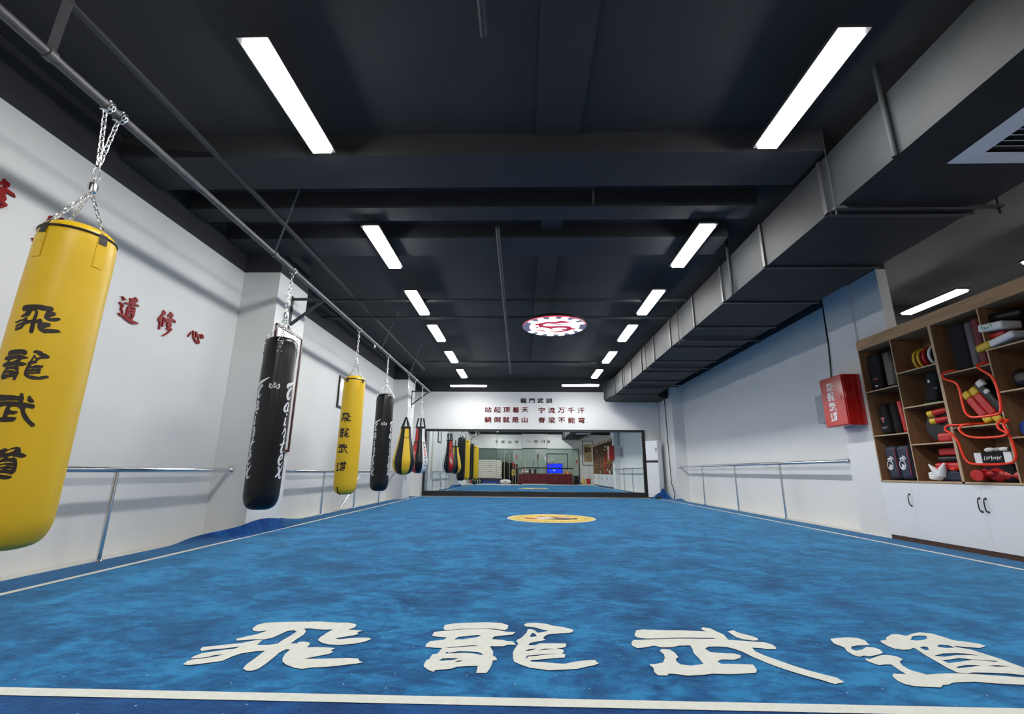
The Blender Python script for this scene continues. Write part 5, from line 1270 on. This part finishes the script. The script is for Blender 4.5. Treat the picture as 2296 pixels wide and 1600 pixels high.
# box and gloves
t = thing('equipment_box', 'black and white equipment box behind the orange hurdle', 'box', (5.16, cy(2,.69), 0.955))
MB().box(-0.13, -0.12, 0.0, 0.13, 0.12, 0.12).build('carton', M['char'], t, bevel=0.006)
for s in (-1, 1):
    MB().box(-0.132, s*0.121, -0.001, 0.132, s*0.20, 0.121).build('white_end', M['white'], t, bevel=0.004)
g = flat_text(MB(), scribble(0.19, 0.055, 8, 4), ((-0.1315, 0, 0.06), (0,-1,0), (0,0,1), (-1,0,0))); g.build('printed_mark', M['print_white'], t, recalc=False)
MB().box(-0.10, -0.16, -0.19, 0.16, 0.16, -0.002).build('riser', M['char'], t, bevel=0.02)
for k, (yy, m, lab) in enumerate(((0.10, 'white_vinyl', 'small white wrap on the equipment box, left one'), (0.0, 'grey', 'small grey wrap on the equipment box between the white ones'), (-0.06, 'white_vinyl', 'small white wrap on the equipment box, right one'), (-0.15, 'char', 'small black wrap on the equipment box'))):
    o = MB().ball((0,0,0.028), 0.045, 14, 8, (0.9, 1.2, 0.6)).build('hand_wrap', M[m], loc=(5.12, cy(2,.69)+yy, 1.077))
    tag(o, lab, 'hand wrap', 'hand wraps on the equipment box')
def glove(label, y, z, yaw, x=5.06, s=1.0):
    t = thing('boxing_glove', label, 'boxing glove', (x, y, z), yaw, 'red boxing gloves in the third column')
    MB().ball((0, 0, 0.075*s), 0.075*s, 20, 14, (0.95, 1.35, 1.0)).build('mitt', M['red_vinyl'], t)
    MB().tube([(0, -0.07*s, 0.072*s), (0, -0.13*s, 0.068*s), (0, -0.20*s, 0.068*s)], [0.055*s, 0.05*s, 0.062*s], 18).build('cuff', M['red_vinyl'], t, bevel=0.008)
    MB().tube([(-0.04*s, -0.03*s, 0.10*s), (-0.075*s, 0.01*s, 0.095*s), (-0.07*s, 0.06*s, 0.08*s)], [0.025*s, 0.032*s, 0.024*s], 12).build('thumb', M['red_vinyl'], t, bevel=0.006)
glove('red boxing glove at the left of the pile, hanging over the shelf edge', cy(2,.44), SB+0.002, rad(-75), 5.11)
glove('red boxing glove in front at the right of the pile', cy(2,.66), SB+0.002, rad(12), 5.08, 1.0)
soft('head_guard', 'dark red head guard on top of the red gloves', 'head guard', 5.12, cy(2,.58), SB+0.155, 0.16, 0.22, 0.10, 'red_vinyl', 0.045)
glove('red boxing glove behind at the right against the divider', cy(2,.80), SB+0.004, rad(-20), 5.27, 0.9)

# column 3
def paddle(label, y, z, c, h, tilt=0.0, dy=0.16):
    t = thing('belt_roll', label, 'training pad', (5.10, y, z), 0, 'pads in the top cell of the fourth column')
    R_ = Matrix.Rotation(tilt, 3, 'X')
    MB().obox((0, 0, h/2+0.01), (0.22, dy*2, h), R_).build('pad', M[c], t, bevel=0.02, bseg=3, angle=60)
    return t
t = paddle('flat pad, half yellow and half white, in the top cell of the fourth column', cy(3,.26), 2.165, 'white_vinyl', 0.075, rad(-10), 0.20)
MB().obox((-0.005, 0.13, 0.025), (0.23, 0.16, 0.082), Matrix.Rotation(rad(-10), 3, 'X')).build('yellow_end', M['mustard'], t, bevel=0.02, bseg=3, angle=60)
t = paddle('white pad with green print on top of the yellow and white one', cy(3,.24), 2.33, 'white_vinyl', 0.085, rad(6), 0.13)
front_mark(t, scribble(0.12, 0.05, 4, 5), -0.112, 0.03, 0.055, 'green')
soft('kick_pad', 'red pad hidden between the two white pads', 'pad', 5.16, cy(3,.20), 2.27, 0.2, 0.16, 0.055, 'red_vinyl', 0.02)
soft('kick_pad', 'black pad on top of the white pads in the fourth column', 'pad', 5.22, cy(3,.34), 2.42, 0.26, 0.34, 0.10, 'black_vinyl', 0.04, rad(6))
soft('head_guard', 'black head guard in the second cell of the fourth column', 'head guard', 5.15, cy(3,.44), 1.69, 0.22, 0.24, 0.21, 'black_vinyl', 0.08)
o = MB().tube([(5.06, cy(3,.30), 1.30), (5.30, cy(3,.34), 1.30)], 0.08, 20).build('yoga_roll', M['blue_vinyl'], bevel=0.01)
tag(o, 'blue rolled pad in the third cell of the fourth column', 'roll')
# shelves outside the frame show only in the mirror: a few more pads
rnd = random.Random(8)
names = ['red', 'black', 'yellow', 'navy', 'white', 'charcoal']
mk = ['red_vinyl', 'black_vinyl', 'mustard', 'navy', 'white_vinyl', 'char']
k = 0
for col in range(4, 12):
    for z in ((2.0, 1.372, SB) if col % 2 == 0 else (2.152, 1.69, 1.217, SB)):
        j = rnd.randrange(6)
        lev = {2.0: 'top', 2.152: 'top', 1.372: 'middle', 1.69: 'upper middle', 1.217: 'lower middle', SB: 'bottom'}[z]
        soft('kick_pad', '%s pad on the %s shelf, %s column from the far end of the shelves' % (names[j].capitalize(), lev, ['fifth','sixth','seventh','eighth','ninth','tenth','eleventh','last'][col-4]), 'pad', 5.2, cy(col, rnd.uniform(.35,.6)), z, 0.3, rnd.uniform(.2,.36), rnd.uniform(.2,.33), mk[j], 0.05)
        k += 1

# ---- orange hurdles hooked over the shelf edges
def hurdle(label, pts, x):
    P_ = []
    n = len(pts)
    for i in range(n-1):
        p0, p1, p2, p3 = [pts[min(max(i+d, 0), n-1)] for d in (-1, 0, 1, 2)]
        for q in range(5):
            u = q/5
            P_.append(tuple(0.5*((2*p1[j])+(-p0[j]+p2[j])*u+(2*p0[j]-5*p1[j]+4*p2[j]-p3[j])*u*u+(-p0[j]+3*p1[j]-3*p2[j]+p3[j])*u**3) for j in (0,1,2)))
    P_.append(pts[-1])
    o = MB().tube(P_, 0.0125, 10).build('speed_hurdle', M['orange'])
    tag(o, label, 'hurdle', 'orange hurdles on the shelves')
hurdle('orange hurdle hooked over the upper shelf edge of the third column',
       [(5.16,5.30,2.015),(5.0,5.345,2.018),(4.95,5.402,1.985),(4.945,5.378,1.925),(4.94,5.25,1.856),(4.94,5.226,1.76),(4.935,5.222,1.66),(4.93,5.212,1.53),(4.93,5.172,1.466),(4.93,5.10,1.448),(4.93,4.88,1.450),(4.93,4.824,1.49),(4.935,4.812,1.61),(4.94,4.818,1.74),(4.945,4.848,1.85),(4.95,4.95,1.952),(4.96,4.978,2.0),(5.0,4.935,2.018),(5.16,4.92,2.015)], 0)
hurdle('orange hurdle hooked over the lower shelf edge in front of the black and white box',
       [(5.16,5.15,1.387),(5.0,5.36,1.392),(4.95,5.475,1.394),(4.935,5.508,1.35),(4.93,5.433,1.295),(4.93,5.376,1.20),(4.93,5.352,1.06),(4.93,5.30,0.968),(4.93,5.15,0.948),(4.93,4.89,0.952),(4.93,4.80,1.0),(4.93,4.79,1.114),(4.93,4.81,1.24),(4.935,4.89,1.30),(4.94,4.905,1.352),(4.955,4.88,1.385),(5.02,4.905,1.39),(5.16,4.915,1.388)], 0)
hurdle('orange hurdle lying on the lower shelf with its bar drooping in front',
       [(5.16,5.18,1.388),(5.0,5.24,1.390),(4.93,5.288,1.375),(4.90,5.292,1.325),(4.89,5.213,1.257),(4.89,5.08,1.226),(4.89,4.85,1.222),(4.89,4.775,1.252),(4.895,4.795,1.305),(4.91,4.812,1.348),(4.95,4.80,1.378),(4.975,4.84,1.39),(5.02,4.925,1.402),(5.16,4.94,1.40)], 0)

# ------------------------------------------------------------------ rear end of the hall (seen in the mirror)
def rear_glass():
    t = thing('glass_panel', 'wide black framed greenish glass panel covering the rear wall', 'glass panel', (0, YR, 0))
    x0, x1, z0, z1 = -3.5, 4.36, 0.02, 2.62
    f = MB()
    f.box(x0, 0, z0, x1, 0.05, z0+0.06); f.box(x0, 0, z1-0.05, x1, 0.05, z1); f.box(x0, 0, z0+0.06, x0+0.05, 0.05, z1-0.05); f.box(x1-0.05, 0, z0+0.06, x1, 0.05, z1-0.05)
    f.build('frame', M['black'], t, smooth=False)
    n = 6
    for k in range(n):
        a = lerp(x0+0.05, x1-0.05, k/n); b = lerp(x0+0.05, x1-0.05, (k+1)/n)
        MB().box(a+0.002, 0.003, z0+0.06, b-0.002, 0.02, z1-0.05).build('pane', M['glass_dark_reflection' if k < 2 else 'glass_green'], t, smooth=False)
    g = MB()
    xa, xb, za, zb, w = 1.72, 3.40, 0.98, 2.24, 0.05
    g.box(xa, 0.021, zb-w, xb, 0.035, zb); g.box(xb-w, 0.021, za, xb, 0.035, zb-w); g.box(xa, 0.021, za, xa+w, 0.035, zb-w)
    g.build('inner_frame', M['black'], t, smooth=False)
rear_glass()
for i, c in enumerate('知行合一'):
    wall_letter(c, 2.0-0.53*i, 3.14, 0.31, 'letter_dark', 'black character %s on the wall above the rear glass panel' % c, 'black characters on the rear wall', YR, True)
for i, c in enumerate('学以致用'):
    wall_letter(c, -0.60-0.50*i, 3.14, 0.29, 'letter_dark', 'black character %s on the wall above the rear glass panel' % c, 'black characters on the rear wall', YR, True)

# table with cloth
TX0, TX1, TY0, TY1, TZ = -0.42, 3.42, -0.46, 0.06, 0.70
t = thing('long_table', 'long table under the dark red cloth in front of the photographer', 'table', (0, 0, 0))
MB().box(TX0+0.02, TY0+0.02, TZ-0.03, TX1-0.02, TY1-0.02, TZ).build('tabletop', M['wood'], t, smooth=False)
for x in (TX0+0.1, TX1-0.1):
    for y in (TY0+0.08, TY1-0.08):
        MB().box(x-0.02, y-0.02, -0.012, x+0.02, y+0.02, TZ-0.03).build('leg', M['dark_metal'], t, smooth=False)
def table_cloth():
    mb = MB()
    mb.box(TX0, TY0, TZ+0.001, TX1, TY1, TZ+0.006)
    def front(u, v):
        x = lerp(TX0, TX1, u)
        return (x, TY1+0.004+0.012*math.sin(x*26)*(1-v), lerp(0.01, TZ+0.005, v))
    mb.grid(front, 160, 3)
    for xs, s in ((TX0, -1), (TX1, 1)):
        mb.grid(lambda u, v: (xs+s*(0.003+0.010*math.sin(u*30)*(1-v)), lerp(TY0, TY1, u), lerp(0.01, TZ+0.005, v)), 20, 3)
    o = mb.build('table_cloth', M['cloth_red'], angle=70)
    tag(o, 'dark red cloth covering the long table with faint emblems', 'tablecloth')
    for ex, rr in ((0.27, 0.19), (2.25, 0.12)):
        g = MB()
        for k in range(9):
            a = k*2*PI/9
            g.poly([blob_stroke([(rr*0.4*math.cos(a), rr*0.4*math.sin(a)), (rr*0.8*math.cos(a+.3), rr*0.8*math.sin(a+.3)), (rr*math.cos(a+.7), rr*math.sin(a+.7))], [.01,.04,.012])], ((ex, TY1+0.022, 0.42), (-1,0,0), (0,0,1), (0,1,0)))
        g.build('printed_emblem', M['cloth_mark'], o, recalc=False)
table_cloth()
def speaker(label, x, y, z, w, d, h, group=None):
    t = thing('loudspeaker', label, 'loudspeaker', (x, y, z), 0, group)
    MB().box(-w/2, -d/2, 0, w/2, d/2, h).build('cabinet', M['black'], t, bevel=0.008)
    for zz, r in ((h*0.32, w*0.34), (h*0.74, w*0.2)):
        MB().lathe([(0, 0.002), (r*0.7, 0.006), (r, 0.012)], 20).build('cone', M['char'], t)
        c = t.children[-1]; c.rotation_euler = (-PI/2, 0, 0); c.location = (0, d/2+0.0, zz)
speaker('small black loudspeaker on the table beside the photographer', 0.46, -0.25, TZ+0.006, 0.14, 0.16, 0.30, 'small loudspeakers on the table')
speaker('small black loudspeaker on the table further from the photographer', 0.82, -0.25, TZ+0.006, 0.14, 0.16, 0.31, 'small loudspeakers on the table')
speaker('black floor loudspeaker standing at the right end of the red table', 3.85, -0.9, -0.012, 0.36, 0.34, 0.62)
def cone(label, x, y, z, m, h=0.26, r=0.07):
    t = thing('marker_cone', label, 'cone', (x, y, z), 0)
    MB().lathe([(r, 0.012), (r*0.2, h), (0, h)], 20).build('cone', M[m], t)
    MB().box(-r*1.25, -r*1.25, 0, r*1.25, r*1.25, 0.012).build('base', M[m], t, smooth=False)
cone('orange marker cone at the right end of the red table', 2.98, -0.2, TZ+0.006, 'orange')
cone('yellow marker cone on the red table beside the orange one', 3.12, -0.22, TZ+0.006, 'mustard', 0.27)
cone('red marker cone on the red table beside the yellow one', 3.27, -0.2, TZ+0.006, 'red_vinyl', 0.22)
cone('tall yellow cone on the floor below the framed scroll', 4.55, -2.4, -0.012, 'mustard', 0.5, 0.12)
t = thing('bucket', 'red bucket on the floor below the framed scroll', 'bucket', (4.87, -2.4, -0.012))
MB().lathe([(0, 0), (0.13, 0), (0.16, 0.40), (0.15, 0.40), (0.12, 0.02), (0, 0.02)], 24).build('pail', M['red_vinyl'], t)
MB().tube([(0.155*math.cos(k*PI/10), 0, 0.40+0.10*math.sin(k*PI/10)) for k in range(11)], 0.005, 6).build('handle', M['grey'], t)
def broom(label, x, y, m, L, head, lean):
    t = thing('broom', label, 'broom', (x, y, -0.012))
    MB().tube([(0, 0, 0.06), (lean, -0.25, L)], 0.012, 8).build('pole', M[m], t)
    MB().box(-head, -0.05, 0, head, 0.05, 0.08).build('head', M['black'], t, bevel=0.01)
broom('wide black broom standing below the framed scroll', 4.25, -2.5, 'grey', 0.75, 0.20, -0.05)
broom('long mop leaning on the rear wall beside the framed scroll', 4.97, -2.72, 'rattan', 1.35, 0.06, 0.0)

# framed scroll
def scroll():
    t = thing('framed_scroll', 'framed yellowed calligraphy scroll on the rear wall', 'framed scroll', (4.97, YR, 2.30))
    w, h, b = 0.80, 1.86, 0.035
    f = MB(); f.box(-w/2, 0, -h/2, w/2, 0.04, -h/2+b); f.box(-w/2, 0, h/2-b, w/2, 0.04, h/2); f.box(-w/2, 0, -h/2+b, -w/2+b, 0.04, h/2-b); f.box(w/2-b, 0, -h/2+b, w/2, 0.04, h/2-b)
    f.build('frame', M['black'], t, smooth=False)
    MB().box(-w/2+b, 0.002, -h/2+b, w/2-b, 0.012, h/2-b).build('mount', M['paper'], t, smooth=False)
    MB().box(-0.29, 0.012, -0.68, 0.29, 0.015, 0.68).build('scroll_paper', M['parchment'], t, smooth=False)
    g = MB()
    flat_text(g, bold(text_faces('禪', 0.52), 0.008), ((0.0, 0.017, 0.24), (-1,0,0), (0,0,1), (0,1,0)))
    rnd = random.Random(2)
    for c in range(4):
        for k in range(5):
            if rnd.random() < 0.75:
                flat_text(g, rect(0.03, 0.05), ((0.2-c*0.13, 0.017, -0.16-k*0.09), (-1,0,0), (0,0,1), (0,1,0)))
    g.build('ink_characters', M['print_black'], t, recalc=False)
scroll()

# weapon rack and weapons
t = thing('weapon_rack', 'low black weapon rack behind the red table', 'rack', (0, -1.3, 0))
for x in (-0.4, 1.6, 3.6):
    MB().box(x-0.02, -0.02, -0.012, x+0.02, 0.02, 1.14).build('post', M['black'], t, smooth=False)
    MB().box(x-0.03, -0.2, -0.012, x+0.03, 0.2, 0.02).build('foot', M['black'], t, smooth=False)
MB().box(-0.42, -0.025, 1.06, 3.62, 0.025, 1.15).build('upper_rail', M['black'], t, smooth=False)
MB().box(-0.42, -0.025, 0.55, 3.62, 0.025, 0.60).build('lower_rail', M['black'], t, smooth=False)
def weapon(label, name, x, top, kind, pole='rattan', y=-1.22):
    t = thing(name, label, 'weapon', (x, y, -0.012), 0)
    d = Vector((0.0, -0.045, 1.0))
    ptop = top+0.012-(0.0 if kind == 'staff' else 0.30)
    MB().tube([d*0.0, d*ptop], 0.016, 10).build('pole', M[pole], t)
    c = d*ptop
    if kind == 'spear' or kind == 'tassel':
        MB().tube([c, c+Vector((0,0,0.05)), c+Vector((0,0,0.12)), c+Vector((0,0,0.28))], [0.015, 0.02, 0.03, 0.003], 6).build('blade', M['steel'], t)
        MB().tube([c+Vector((0,0.0,0.02)), c+Vector((0,0.01,-0.08)), c+Vector((0,0.01,-0.22))], [0.025, 0.055, 0.045], 10).build('tassel', M['red_vinyl'], t)
    elif kind == 'ring':
        MB().tube([c+Vector((0.085*math.cos(a), 0, 0.15+0.15*math.sin(a))) for a in [2*PI*k/18 for k in range(18)]], 0.012, 7, closed=True).build('blade', M['steel'], t)
    elif kind == 'star':
        s = MB()
        for k in range(8):
            a = k*PI/4; s.tube([c+Vector((0,0,0.2)), c+Vector((0.12*math.cos(a),0,0.2+0.16*math.sin(a)))], [0.02, 0.004], 6)
        s.build('blade', M['steel'], t)
        MB().tube([c+Vector((0,0,0.06)), c+Vector((0,0,-0.1)), c+Vector((0,0,-0.35))], [0.03, 0.05, 0.03], 10).build('tassel', M['maroon'], t)
    elif kind == 'blade':
        MB().poly([[(0.0,-0.25),(0.02,-0.1),(0.03,0.1),(0.0,0.3),(-0.16,0.28),(-0.10,0.05),(-0.06,-0.15)]], ((c.x, c.y, c.z), (1,0,0), (0,0,1), (0,1,0)), 0.006).build('blade', M['steel'], t, smooth=False)
    elif kind == 'fork':
        s = MB()
        for k in (-2,-1,0,1,2):
            s.tube([c, c+Vector((k*0.045,0,0.12)), c+Vector((k*0.06,0,0.28))], [0.012,0.01,0.003], 6)
        s.build('tines', M['steel'], t)
        MB().ball(c, 0.035, 10, 8).build('collar', M['dark_metal'], t)
    elif kind == 'hook':
        MB().tube([c, c+Vector((0,0,0.2)), c+Vector((0.05,0,0.29)), c+Vector((0.12,0,0.28)), c+Vector((0.14,0,0.2))], 0.014, 7).build('hook', M['steel'], t)
    elif kind == 'flag':
        MB().tube([c, c+Vector((0,0,0.3))], 0.012, 7).build('tip', M['steel'], t)
        MB().poly([[(0,0.25),(0.11,0.2),(0.09,0.05),(0.12,-0.08),(0,-0.05)]], ((c.x, c.y, c.z), (1,0,0), (0,0,1), (0,1,0)), 0.004).build('flag', M['red_vinyl'], t, smooth=False)
W_ = [('tall plain pale staff standing left of the black pads', 'staff', -1.60, 2.06, 'staff', 'rattan'), ('hook headed pole beside the tall pale staff', 'hook_sword', -1.40, 2.30, 'hook', 'rattan'),
      ('pale staff leaning in front of the black pads', 'staff', -1.06, 2.10, 'staff', 'rattan'), ('spear with a red tassel in front of the black pads', 'spear', -0.80, 1.85, 'tassel', 'rattan'),
      ('pole with a red flag left of the photographer', 'flag_pole', -0.62, 2.15, 'flag', 'rattan'), ('dark three pronged fork left of the photographer', 'fork', -0.18, 2.05, 'fork', 'dark_metal'),
      ('short pale staff behind the photographer', 'staff', 0.16, 1.78, 'staff', 'rattan'), ('polearm with a ring shaped head', 'ring_polearm', 0.74, 1.92, 'ring', 'dark_metal'),
      ('polearm with a star shaped head and dark red tassel', 'star_polearm', 1.02, 2.36, 'star', 'dark_metal'), ('plain dark staff between the star polearm and the broad blade', 'staff', 1.27, 2.10, 'staff', 'steel'),
      ('polearm with a broad pale blade', 'glaive', 1.60, 1.92, 'blade', 'dark_metal'), ('pole with a red flag beside the broad blade', 'flag_pole', 1.74, 2.16, 'flag', 'dark_metal'),
      ('thin spear left of the fan shaped fork', 'spear', 1.98, 1.84, 'spear', 'dark_metal'), ('fan shaped fork above the blue screen', 'fork', 2.20, 1.93, 'fork', 'dark_metal'),
      ('spear with a red tassel at the right end of the rack', 'spear', 3.95, 2.03, 'tassel', 'rattan')]
for w in W_: weapon(w[0], w[1], w[2], w[3], w[4], w[5])

# blue screen
t = thing('display_screen', 'wide display showing a bright blue screen behind the weapon rack', 'screen', (2.29, -1.75, 0))
MB().box(-0.62, -0.03, 0.76, 0.62, 0.02, 1.47).build('casing', M['black'], t, bevel=0.006)
MB().box(-0.60, 0.02, 0.78, 0.60, 0.023, 1.45).build('screen', M['screen'], t, smooth=False)
g = MB()
for x0, z0, x1, z1 in ((-0.05,0.92,0.12,1.0),(-0.30,0.92,-0.22,0.97),(-0.05,1.04,0.10,1.07)):
    g.box(x0, 0.0231, z0, x1, 0.0236, z1)
g.build('screen_text', M['screen_light'], t, smooth=False)
st = MB(); st.box(-0.04, -0.02, 0.0, 0.04, 0.02, 0.76); st.box(-0.4, -0.2, -0.012, 0.4, 0.2, 0.02); st.build('stand', M['dark_metal'], t, smooth=False)

# stack of mats
for k in range(9):
    z = 0.372 + k*0.148
    rr = random.Random(k+20)
    dx = rr.uniform(-0.04, 0.04)
    lab = ['lowest', 'second', 'third', 'fourth', 'fifth', 'sixth', 'seventh', 'eighth', 'topmost'][k]
    o = MB().box(-0.86+dx, -0.55, 0.003, 0.86+dx, 0.55, 0.143).build('gym_mat', M['off_white'], loc=(-2.50, -2.1, z), bevel=0.035, bseg=3, angle=60)
    tag(o, 'white gym mat, %s in the stack at the rear%s' % (lab, '' if k in (0, 8) else ' counted from below'), 'gym mat', 'white gym mats stacked at the rear')
    if k in (3, 5, 6, 8):
        MB().tube([(0.1, 0.55, 0.09), (0.1, 0.575, 0.06), (-0.12, 0.575, 0.06), (-0.12, 0.55, 0.09)], 0.008, 6).build('handle', M['black'], o)
for k, (m, lab) in enumerate((('blue_vinyl', 'blue gym mat on the floor below the white stack'), ('navy', 'dark navy gym mat between the blue mat and the white stack'))):
    o = MB().box(-0.95, -0.6, 0.0, 0.95, 0.6, 0.19).build('gym_mat', M[m], loc=(-2.52, -2.08, -0.011+k*0.191), bevel=0.02)
    tag(o, lab, 'gym mat')
# black upright pads
for k, (x, h, w, lab) in enumerate(((-1.42, 1.60, 0.34, 'tall black upright pad next to the white mats'), (-1.05, 1.52, 0.34, 'tall black upright pad in the middle of the group'), (-0.68, 1.46, 0.36, 'tall black upright pad nearest to the red table'))):
    o = MB().box(-w/2, -0.16, 0, w/2, 0.16, h).build('upright_pad', M['char'], loc=(x, -2.3, -0.011), bevel=0.05, bseg=4, angle=60)
    tag(o, lab, 'pad', 'black upright pads at the rear')
    if k == 2:
        MB().box(-0.16, 0.161, 1.1, 0.14, 0.165, 1.4).build('red_patch', M['maroon'], o, smooth=False)
o = MB().box(-0.17, -0.1, 0, 0.17, 0.1, 0.62).build('kick_shield', M['char'], loc=(-0.72, -1.7, -0.011), bevel=0.03, bseg=3, angle=60)
tag(o, 'dark grey kick shield standing left of the red table', 'kick shield')
o = MB().box(-0.11, -0.08, 0, 0.11, 0.08, 0.42).build('kick_shield', M['mustard'], loc=(-0.80, -1.72, 0.61), bevel=0.02, bseg=3, angle=60)
tag(o, 'yellow pad with black mark resting on the dark grey kick shield', 'pad')
MB().box(-0.05, 0.081, 0.1, 0.05, 0.083, 0.34).build('printed_mark', M['print_black'], o, smooth=False)
o = MB().ball((0, 0, 0.17), 0.36, 24, 14, (1.1, 0.6, 0.48)).build('duffel_bag', M['white_vinyl'], loc=(-1.32, -1.15, -0.011))
tag(o, 'white duffel bag with black print lying on the carpet edge', 'bag')
g = MB()
for a in (0.1, 0.5):
    g.poly([blob_stroke([(-0.2+a,0.10),(-0.1+a,0.17),(0.02+a,0.14)], [.02,.06,.02])], ((0, 0.222, 0.02), (-1,0,0), (0,0,1), (0,1,0)), 0.004)
g.build('printed_mark', M['print_black'], o, smooth=False)
# balls on the floor, rear left
def ball_(label, x, y, r, m, mark=None):
    o = MB().ball((0, 0, r), r, 24, 14).build('medicine_ball', M[m], loc=(x, y, -0.011))
    tag(o, label, 'ball', 'balls on the floor at the rear left')
    if mark:
        g = MB()
        ring = [(r*0.45*math.cos(k*PI/9), r*0.45*math.sin(k*PI/9)) for k in range(15)]
        wrap(g, shape_faces([[blob_stroke(ring, r*0.16)]]), lambda z: math.sqrt(max(1e-4, r*r-(z-r)**2)), PI/2, r, 0.002, 0.02)
        g.build('printed_mark', M[mark], o, recalc=False)
ball_('black medicine ball with a green mark below the bags', -3.30, 1.2, 0.19, 'black_vinyl', 'green')
ball_('black medicine ball with a white mark behind the green marked one', -3.35, -0.9, 0.17, 'black_vinyl', 'print_white')
ball_('large black medicine ball beside the blue mat', -3.22, -1.3, 0.18, 'black_vinyl', 'print_white')
ball_('tan ball beside the blue mat', -3.72, -1.9, 0.15, 'parchment')
ball_('red ball on the floor left of the mats', -3.75, -1.45, 0.16, 'red_vinyl')

# ------------------------------------------------------------------ the photographer
def skin_mesh(name, verts, edges, radii, root, m, parent, sub=2):
    me = bpy.data.meshes.new(name)
    me.from_pydata(verts, edges, [])
    o = bpy.data.objects.new(name, me); COL.objects.link(o)
    me.materials.append(m)
    o.parent = parent
    md = o.modifiers.new('skin', 'SKIN'); md.use_smooth_shade = True; md.branch_smoothing = 0.4
    if not me.skin_vertices:
        bpy.context.view_layer.objects.active = o
        me.attributes.new
    sv = me.skin_vertices[0].data if me.skin_vertices else None
    if sv:
        for i, r in enumerate(radii):
            sv[i].radius = (r, r) if not isinstance(r, tuple) else r
            sv[i].use_root = (i == root)
    s = o.modifiers.new('sub', 'SUBSURF'); s.levels = sub; s.render_levels = sub
    return o
def photographer():
    t = thing('person', 'person in a white t-shirt kneeling behind the red table holding a phone', 'person', (0.08, -0.80, 0))
    V, E, R_ = [], [], []
    def v(p, r, par=None):
        V.append(tuple(p)); R_.append(r)
        if par is not None: E.append((par, len(V)-1))
        return len(V)-1
    pel = v((0, 0, 0.46), (0.15, 0.11))
    wst = v((0, 0.04, 0.58), (0.135, 0.10), pel)
    chs = v((0, 0.12, 0.72), (0.15, 0.105), wst)
    shc = v((0, 0.19, 0.83), (0.10, 0.075), chs)
    nk = v((0, 0.235, 0.90), 0.052, shc)
    hd0 = v((0, 0.265, 0.955), (0.062, 0.070), nk)
    hd1 = v((0, 0.28, 1.02), (0.075, 0.092), hd0)
    hd2 = v((0, 0.275, 1.075), (0.066, 0.080), hd1)
    v((0, 0.39, 1.0), 0.012, v((0, 0.365, 1.005), 0.018, hd1))
    for s in (-1, 1):
        v((s*0.088, 0.27, 1.015), 0.012, v((s*0.078, 0.27, 1.015), 0.016, hd1))
        sh = v((s*0.185, 0.18, 0.82), 0.062, shc)
        el = v((s*0.27 - 0.01, 0.40, 0.765), 0.042, sh)
        # phone is centred at world (0.045, -0.012, 0.80) -> local (-0.035, 0.788, 0.80)
        hx = -0.035 + s*0.092
        wr = v((hx + s*0.035, 0.70, 0.775), 0.026, el)
        pm = v((hx + s*0.012, 0.745, 0.785), (0.022, 0.034), wr)
        for k in range(4):
            zz = 0.818 - k*0.018
            a = v((hx + s*0.012, 0.768, zz), 0.0095, pm)
            b = v((hx - s*0.004, 0.792, zz), 0.0085, a)
            v((hx - s*0.026, 0.7935, zz-0.003), 0.0075, b)
        a = v((hx - s*0.008, 0.748, 0.812), 0.0105, pm)
        v((hx - s*0.030, 0.758, 0.822), 0.009, a)
        hip = v((s*0.10, 0.02, 0.42), 0.085, pel)
        kn = v((s*0.14, 0.22, 0.075), 0.062, hip)
        an = v((s*0.13, -0.18, 0.045), 0.042, kn)
        v((s*0.13, -0.32, 0.04), 0.034, an)
    skin_mesh('body', V, E, R_, pel, M['skin'], t)
    hair = MB().ball((0, 0.262, 1.055), 0.098, 22, 14, (0.86, 1.02, 0.82))
    hair.v = [(x, y, z) if not (y > 0.315 and z < 1.075) else (x, min(y, 0.325), max(z, 1.07)) for x, y, z in hair.v]
    hair.build('hair', M['hair'], t, angle=80)
    for s in (-1, 1):
        MB().ball((s*0.030, 0.362, 1.028), 0.011, 10, 8).build('eye', M['print_black'], t)
    MB().tube([(-0.022, 0.348, 0.968), (0, 0.355, 0.966), (0.022, 0.348, 0.968)], 0.006, 6).build('mouth', M['pink'], t)
    # t-shirt
    V, E, R_ = [], [], []
    pel = v((0, 0, 0.44), (0.17, 0.13)); wst = v((0, 0.04, 0.58), (0.155, 0.12), pel); chs = v((0, 0.12, 0.72), (0.17, 0.125), wst)
    shc = v((0, 0.185, 0.825), (0.125, 0.092), chs); v((0, 0.215, 0.868), (0.072, 0.066), shc)
    for s in (-1, 1):
        sh = v((s*0.19, 0.18, 0.82), 0.078, shc); v((s*0.25, 0.31, 0.785), 0.068, sh)
    skin_mesh('shirt', V, E, R_, pel, M['tshirt'], t)
    V, E, R_ = [], [], []
    pel = v((0, 0, 0.45), (0.165, 0.125))
    for s in (-1, 1):
        hip = v((s*0.10, 0.02, 0.41), 0.10, pel); kn = v((s*0.14, 0.22, 0.085), 0.075, hip); v((s*0.13, -0.17, 0.055), 0.055, kn)
    skin_mesh('trousers', V, E, R_, pel, M['trouser'], t)
photographer()
t = thing('phone', 'dark phone held sideways over the red table by the photographer', 'phone', (0.045, -0.012, 0.80))
MB().box(-0.078, -0.004, -0.037, 0.078, 0.004, 0.037).build('case', M['black'], t, bevel=0.003)
MB().box(-0.074, -0.0046, -0.034, 0.074, -0.004, 0.034).build('screen', M['screen_light'] if False else M['char'], t, smooth=False)
for dx in (-0.045, -0.025):
    c = MB().lathe([(0, 0.0015), (0.007, 0.0015), (0.008, 0)], 14)
    c.v = [(x+dx, 0.004+z, y+0.028) for x, y, z in c.v]
    c.build('lens', M['grey'], t)
